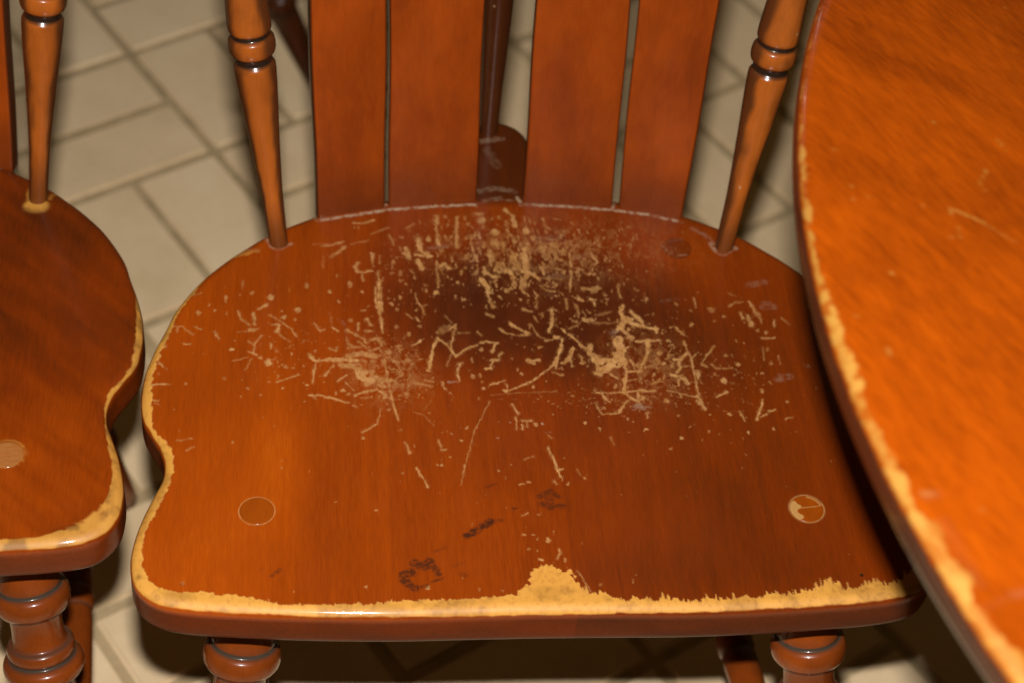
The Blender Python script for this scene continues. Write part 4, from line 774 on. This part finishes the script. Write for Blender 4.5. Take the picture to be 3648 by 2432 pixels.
LEG = [(4, 10.0, 0), (27, 12.8, 0), (56, 13.6, 0), (72, 15.4, 0), (82, 17.8, 0), (86.5, 19.0, .2), (87.5, 18.7, 1), (89.2, 18.9, 1), (90, 20.6, .2), (91.5, 22.0, 0), (95, 23.1, 0), (98.5, 23.3, 0), (102, 22.7, 0), (104.6, 21.0, 0), (105.8, 18.6, .3), (106.4, 16.6, .6), (109, 15.8, .2), (118, 15.4, 0), (127, 16.0, 0),
       (129.4, 16.8, .5), (130, 19.2, .7), (131.4, 20.4, .1), (134.5, 20.8, 0), (137.5, 20.3, .1), (138.4, 19.4, 1), (140, 19.6, 1), (140.8, 21.9, .2), (142.6, 23.9, 0), (146, 24.9, 0), (149.5, 24.5, 0), (152.4, 22.8, 0), (154, 20.2, .2), (154.8, 17.8, .6), (158, 17.0, .2), (168, 16.6, 0), (200, 19.6, 0), (235, 21.4, 0), (290, 20.0, 0), (330, 16.0, 0),
       (340, 14.8, 0), (343, 17.4, 0), (349, 18.0, 0), (355, 17.0, 0), (358, 14.2, .5), (370, 14.0, 0), (410, 12.2, 0), (452, 10.8, 0)]
STRETCH = [(0, 8.0, 0), (50, 9.8, 0), (110, 11.6, 0), (150, 12.4, 0), (166, 12.6, 0), (168, 11.8, .6), (171, 13.2, 0), (177, 13.6, 0), (183, 13.2, 0), (186, 11.8, .6), (188, 12.6, 0), (230, 11.6, 0), (300, 9.4, 0), (360, 8.0, 0)]

def P3(x, y, z): return Vector((x, y, z + SEAT_H)) / 1000.0

def build_chair(origin, yaw, seat_builder, front_l, front_r, post_l, post_r, dark=False, slat_dx=0.0):
    root = empty("windsor_chair", origin, yaw)
    seat = seat_builder(root)
    ms, mp, ml = (M_DARK, M_DARK, M_DARK) if dark else (M_SLAT, M_POST, M_LEG)
    # round end-grain plugs of the four legs, flush in the seat
    for px, py in ((-161.4, 1.0), (161.4, -1.0)):
        zt = -float(dish(np.array(px), np.array(py)))
        rr = np.array([10.0, 10.0, 9.9, 9.6] + list(np.linspace(9.2, 0.02, 26))); zz = np.array([-3.0, -.2, .05, .12] + [.14] * 26)
        th = np.linspace(0, 2 * math.pi, 72, endpoint=False)
        X = (rr[:, None] * np.cos(th)).ravel(); Y = (rr[:, None] * np.sin(th)).ravel(); Zp = np.repeat(zz, 72)
        g = np.zeros_like(X)
        if px > 150 and seat_builder is build_plain_seat:
            g = 0.22 + 0.25 * fbm(X / 4, Y / 1.2, 9, 3)
        if px > 150 and seat_builder is build_main_seat:
            g = 0.85 * ((X < -4.6 + 1.6 * np.sin(Y * .8) + 1.4 * (fbm(X / 2, Y / 2, 3, 2) - .5)) & (Y < 6))
            g = np.maximum(g, 0.5 * (np.abs(Y - 1.0 - .12 * X) < .4) * (X > -5)); g = np.maximum(g, .5 * ((np.hypot(X, Y) > 8.2) & (X > 1) & (Y > 3)))
        mesh_obj("plug", np.stack([px + X, py + Y, zt + Zp + SEAT_H], 1) / 1000, grid_faces(len(rr), 72), M_PLUG, seat, {"groove": g})
    for s in SLATS:
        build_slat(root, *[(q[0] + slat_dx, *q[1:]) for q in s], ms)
    for base, bead in (post_l, post_r):
        lathe("back_post", P3(*base), P3(*bead), POST, mp, root, side_dark=0.0 if dark else 0.80)
    lathe("brace_spindle", P3(-6.1, 344.2, 0), P3(-6.3, 343.0, 300), BRACE, M_DARK, root)
    # crest rail joining slats and posts
    xs = np.linspace(-225, 225, 41); V = []; r = 5.0
    sec = [(0, 0), (14, 0), (17, 4), (17, 52), (13, 68), (7, 72), (1, 68), (-1, 52), (-2, 4)]
    for xx in xs:
        t = xx / 225.0
        yc = 329 - 40 * t * t; lift = 10 * (1 - t * t) - 14 * max(0, abs(t) - .8) / .2
        sc = 1.0 if abs(t) < .85 else 1 - 0.35 * (abs(t) - .85) / .15
        for dy, dz in sec:
            V.append(P3(xx, yc + dy + dz * .16, 392 + lift * .4 + dz * sc))
    ns = len(sec)
    F = [tuple(f) for f in grid_faces(len(xs), ns).tolist()]
    F.append(tuple(range(ns))[::-1]); F.append(tuple((len(xs) - 1) * ns + k for k in range(ns)))
    mesh_obj("crest_rail", [tuple(v) for v in V], F, ms, root, {"groove": np.zeros(len(V))})
    # legs and stretchers
    def along(a, b, z): t = (z - a[2]) / (b[2] - a[2]); return tuple(a[i] + (b[i] - a[i]) * t for i in range(3))
    fl_, fr_ = ((-161.4, 1, 0), front_l), ((161.4, -1, 0), front_r)
    rl_, rr_ = ((-112.7, 224, 0), (-150, 290, -270)), ((112.7, 224, 0), (150, 290, -270))
    for a, b in (fl_, fr_, rl_, rr_):
        a2 = along(a, b, -4); foot = along(a, b, -438.5)
        L = (P3(*foot) - P3(*a2)).length * 1000
        k = L / 448.0
        prof = [(4 + (s - 4) * (1 if s < 200 else (L - 200) / (452 - 4 - 196.0) if False else 1), rr, g) for s, rr, g in LEG if s < L - 1]
        prof = [(s - 4, rr, g) for s, rr, g in prof] + [(L, 10.8, 0)]
        lathe("leg", P3(*a2), P3(*foot), prof, ml, root, 44)
    sl = [along(*fl_, -268), along(*rl_, -262)]; sr = [along(*fr_, -268), along(*rr_, -262)]
    for a, b in (sl, sr):
        L = (P3(*b) - P3(*a)).length * 1000
        lathe("stretcher", P3(*a), P3(*b), [(s * L / 360, r_, g) for s, r_, g in STRETCH], ml, root, 32)
    m0 = tuple(sl[0][i] * .26 + sl[1][i] * .74 for i in range(3)); m1 = tuple(sr[0][i] * .26 + sr[1][i] * .74 for i in range(3))
    L = (P3(*m1) - P3(*m0)).length * 1000
    lathe("stretcher", P3(*m0), P3(*m1), [(s * L / 360, r_, g) for s, r_, g in STRETCH], ml, root, 32)
    return root

# the worn chair in the middle
main = build_chair((0.023527, 0.752232, 0.0), math.radians(8.164), build_main_seat,
                   (-172, -36, -99), (174, -36, -99),
                   ((-151.4, 228.3, 0), (-165.9, 251.9, 139.5)), ((144.8, 225.9, 0), (158.7, 249.7, 140.7)))
tag(main, "brown wooden slat-back chair whose seat is badly scratched and worn to bare wood", "chair", "slat-back wooden chairs")

# its neighbour, a little turned
second = build_chair((-0.44754, 0.734387, 0.0), math.radians(7.0), build_plain_seat,
                     (-172, -36, -99), (171.5, -36, -99),
                     ((-152, 227, 0), (-166, 251, 140)), ((154.5, 224, 0), (168.5, 250, 146)), slat_dx=14.0)
tag(second, "brown slat-back chair with an unscratched seat, its rim against the badly scratched chair", "chair", "slat-back wooden chairs")

# a dark chair behind them: only the foot of one leg shows past the slats
YAW3 = math.radians(105.0)
c3, s3 = math.cos(YAW3), math.sin(YAW3)
FOOT3 = Vector((-0.228, 1.655))                      # where its visible foot stands
lx3, ly3 = -0.2165, -0.1600
behind = build_chair((FOOT3.x - (lx3 * c3 - ly3 * s3), FOOT3.y - (lx3 * s3 + ly3 * c3), 0.0), YAW3, build_coarse_seat,
                     (-174, -36, -99), (174, -36, -99),
                     ((-152, 227, 0), (-166, 251, 140)), ((152, 225, 0), (166, 249, 140)), dark=True)
tag(behind, "dark brown wooden chair standing alone behind the two lighter slat-back chairs", "chair")


# ------------------------------------------------------------------ round table
T_C = Vector((0.7304, 0.7309)); T_R = 0.6054; T_Z = 0.740; T_T = 0.021
def table_material():
    m, nt, b = new_mat("table_top_varnish"); N = NT(nt)
    A = GRAIN_ANG
    g = N.noise(N.coords((34, 260, 40), rotz=A), 1, 4, 0.62, 0.9)
    f = N.noise(N.coords((110, 900, 100), rotz=A), 1, 3, 0.6)
    p = N.noise(N.coords((9, 15, 10), rotz=A), 1, 5, 0.65, 1.2)
    q = N.noise(N.coords((45, 300, 50), rotz=A), 1, 2, 0.6, 1.0)
    t = N.math('ADD', N.attr("tone"), N.math('MULTIPLY', N.math('SUBTRACT', g, 0.5), 0.30))
    t = N.math('ADD', t, N.math('MULTIPLY', N.math('SUBTRACT', f, 0.5), 0.24))
    t = N.math('ADD', t, N.math('MULTIPLY', N.math('SUBTRACT', p, 0.5), 0.46))
    t = N.math('ADD', t, N.math('MULTIPLY', N.math('SUBTRACT', q, 0.5), 0.22), clamp=True)
    fin = N.ramp(t, [(0.0, (0.050, 0.0070, 0.0004)), (0.33, (0.115, 0.0165, 0.0004)), (0.58, (0.230, 0.0370, 0.0006)), (1.0, (0.34, 0.082, 0.0020))])
    bare = N.mix(f, (0.24, 0.105, 0.014, 1), (0.31, 0.150, 0.026, 1))
    bare = N.mix(N.mapr(N.noise(N.coords((60, 60, 60)), 1, 4, .65), 0.46, 0.62, 0, 0.75), bare, (0.21, 0.068, 0.006, 1))
    wear = N.attr("wear")
    col = N.mix(wear, fin, bare)
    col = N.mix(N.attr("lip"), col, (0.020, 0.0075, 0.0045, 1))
    col = N.mix(N.attr("dust"), col, (0.20, 0.12, 0.07, 1))
    N.put(b.inputs["Base Color"], col)
    N.put(b.inputs["Roughness"], N.mapr(wear, 0, 1, 0.22, 0.5))
    b.inputs["Specular IOR Level"].default_value = 0.3
    b.inputs["Coat Weight"].default_value = 0.4; b.inputs["Coat Roughness"].default_value = 0.1
    N.put(b.inputs["Normal"], N.bump(N.math('ADD', g, f), 0.10, 0.0004))
    return m
GRAIN_ANG = 0.9595
TABLE_SCR = [[[[-535.6,-24.7],[-529.4,-28.0],[-520.8,-32.7]],1.6,0.6],[[[-536.2,-25.5],[-534.7,-31.3]],1.4,0.45],[[[-533.2,-37.0],[-531.2,-48.5]],1.2,0.35],[[[-516.2,5.5],[-520.2,-4.5],
    [-518.1,-8.9]],1.2,0.4],[[[-520.9,-33.6],[-506.0,-44.7]],1.2,0.3],[[[-508.7,29.2],[-505.2,21.6]],1.2,0.4],[[[-570.9,-120.7],[-570.4,-124.5]],2.0,0.5],[[[-561.1,-201.1],[-557.5,
    -200.7]],3.0,0.3]]
def build_table():
    root = empty("round_table", (T_C.x, T_C.y, 0))
    # angles: dense where the rim faces the chairs
    vis = np.linspace(math.radians(138), math.radians(246), 1050)
    rest = np.linspace(math.radians(246), math.radians(138 + 360), 300)[1:-1]
    th = np.concatenate([vis, rest]); n = len(th)
    R = T_R * 1000
    prof = [(R - 80, -21), (R - 6, -21), (R - 2.5, -20), (R - .6, -18), (R, -15), (R, -11), (R - .3, -8.5)]
    for a in np.linspace(12, 90, 12):
        ar = math.radians(a); prof.append((R - .3 - 7.5 * (1 - math.cos(ar)), -7.5 * (1 - math.sin(ar))))
    rr = R - 8
    for k in range(1, 190): prof.append((rr - k * 1.8, 0.0))
    prof.append((60, 0.0)); prof.append((1, 0.0))
    prof.insert(0, (1, -21))
    pr = np.array(prof)
    r = np.repeat(pr[:, 0], n); z = np.repeat(pr[:, 1], n); t = np.tile(th, len(pr))
    x = r * np.cos(t); y = r * np.sin(t)
    # worn arris: broad where the sitters' side comes near, thin beyond
    deg = np.degrees(t)
    wid = np.interp(deg, [138, 160, 172, 180, 188, 197, 206, 215, 230, 246], [1.0, 1.3, 1.9, 2.9, 4.1, 5.5, 7.0, 8.0, 9.5, 10])
    wid = wid + (fbm(t * 45, r * 0 + 1.3, 501, 4) - .5) * wid * 1.5 + 2.2 * (fbm(x / 2.0, y / 2.0, 503, 3) - .5)
    ins = R - r
    out0 = np.interp(deg, [138, 172, 190, 246], [2.2, 2.0, 1.3, .8])
    lo = -5.0 + 2.4 * (fbm(t * 90, z / 4, 507, 3) - .5) + out0
    wear = sstep(wid + .5, wid - .5, ins) * sstep(lo - .7, lo + .4, z)
    wear *= np.where(deg < 200, 0.25 + 0.75 * sstep(0.33, 0.47, fbm(t * 120, ins / 2.5, 511, 3)), 0.55 + 0.45 * sstep(.3, .42, fbm(t * 60, ins / 3, 515, 3)))
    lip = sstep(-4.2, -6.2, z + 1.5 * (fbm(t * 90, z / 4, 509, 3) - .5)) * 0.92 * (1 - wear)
    rx = x + 1.5 * (fbm(x / 3, y / 3, 521, 2) - .5); ry = y + 1.5 * (fbm(x / 3, y / 3, 523, 2) - .5)
    scr = np.zeros_like(x); paint(scr, rx, ry, TABLE_SCR, .5)
    Rr = random.Random(8); sp = []
    for _ in range(260):
        a = math.radians(Rr.uniform(150, 240)); q = Rr.uniform(200, 595)
        sp.append((q * math.cos(a), q * math.sin(a), Rr.uniform(.45, 1.3), Rr.uniform(.45, 1.3), Rr.uniform(.15, .75)))
    top = z > -.5
    paint_blobs(scr, rx, ry, sp)
    wear = np.maximum(wear, np.where(top, scr, 0))
    dust = np.zeros_like(x)
    paint(dust, rx, ry, TABLE_DUST, 2.5)
    V = np.stack([x, y, z + T_Z * 1000], 1) / 1000
    F = grid_faces(len(pr), n)
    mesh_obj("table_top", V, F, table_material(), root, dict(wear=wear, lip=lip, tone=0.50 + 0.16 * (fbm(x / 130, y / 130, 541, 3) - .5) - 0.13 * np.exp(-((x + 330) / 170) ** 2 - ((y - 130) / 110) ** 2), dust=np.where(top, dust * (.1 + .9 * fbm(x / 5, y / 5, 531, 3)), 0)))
    # turned pedestal with four feet
    lathe("pedestal", (0, 0, 0.07), (0, 0, 0.71), [(0, 45, 0), (30, 62, 0), (60, 66, 0), (90, 50, 0), (100, 44, .5), (130, 55, 0), (200, 74, 0), (280, 62, 0), (360, 44, 0), (370, 40, .5), (380, 52, 0), (400, 54, 0), (420, 44, 0), (520, 48, 0), (600, 70, 0), (640, 120, 0)], M_LEG, root, 40)
    for k in range(4):
        a = math.radians(20 + 90 * k); c, s = math.cos(a), math.sin(a); V = []; pts = [(50, 150, 30, 26), (120, 135, 34, 25), (200, 90, 30, 23), (270, 48, 22, 21), (330, 24, 20, 20), (372, 18, 18, 18)]
        for rr_, zz, h, w in pts:
            for dy, dz in ((-w, -h), (w, -h), (w, h), (-w, h)):
                V.append(((rr_ * c - dy * s) / 1000, (rr_ * s + dy * c) / 1000, max(zz + dz, 0.5) / 1000))
        F = [tuple(f) for f in grid_faces(len(pts), 4).tolist()] + [(3, 2, 1, 0), tuple(len(V) - 4 + q for q in range(4))]
        mesh_obj("foot", V, F, M_LEG, root, {"groove": np.zeros(len(V))})
    return root
TABLE_DUST = [[[[-560.2,-201.5],[-555.7,-200.0]],4,0.3],[[[-553.4,-214.8],[-546.5,-233.5],[-542.3,-243.7]],7,0.06],[[[-529.2,-247.2],[-525.7,-245.8]],5,0.2],[[[-543.5,-256.3],[-531.0,-248.5]],
    4,0.05]]
table = build_table()
tag(table, "round orange-brown wooden table with a pale worn rim", "table")
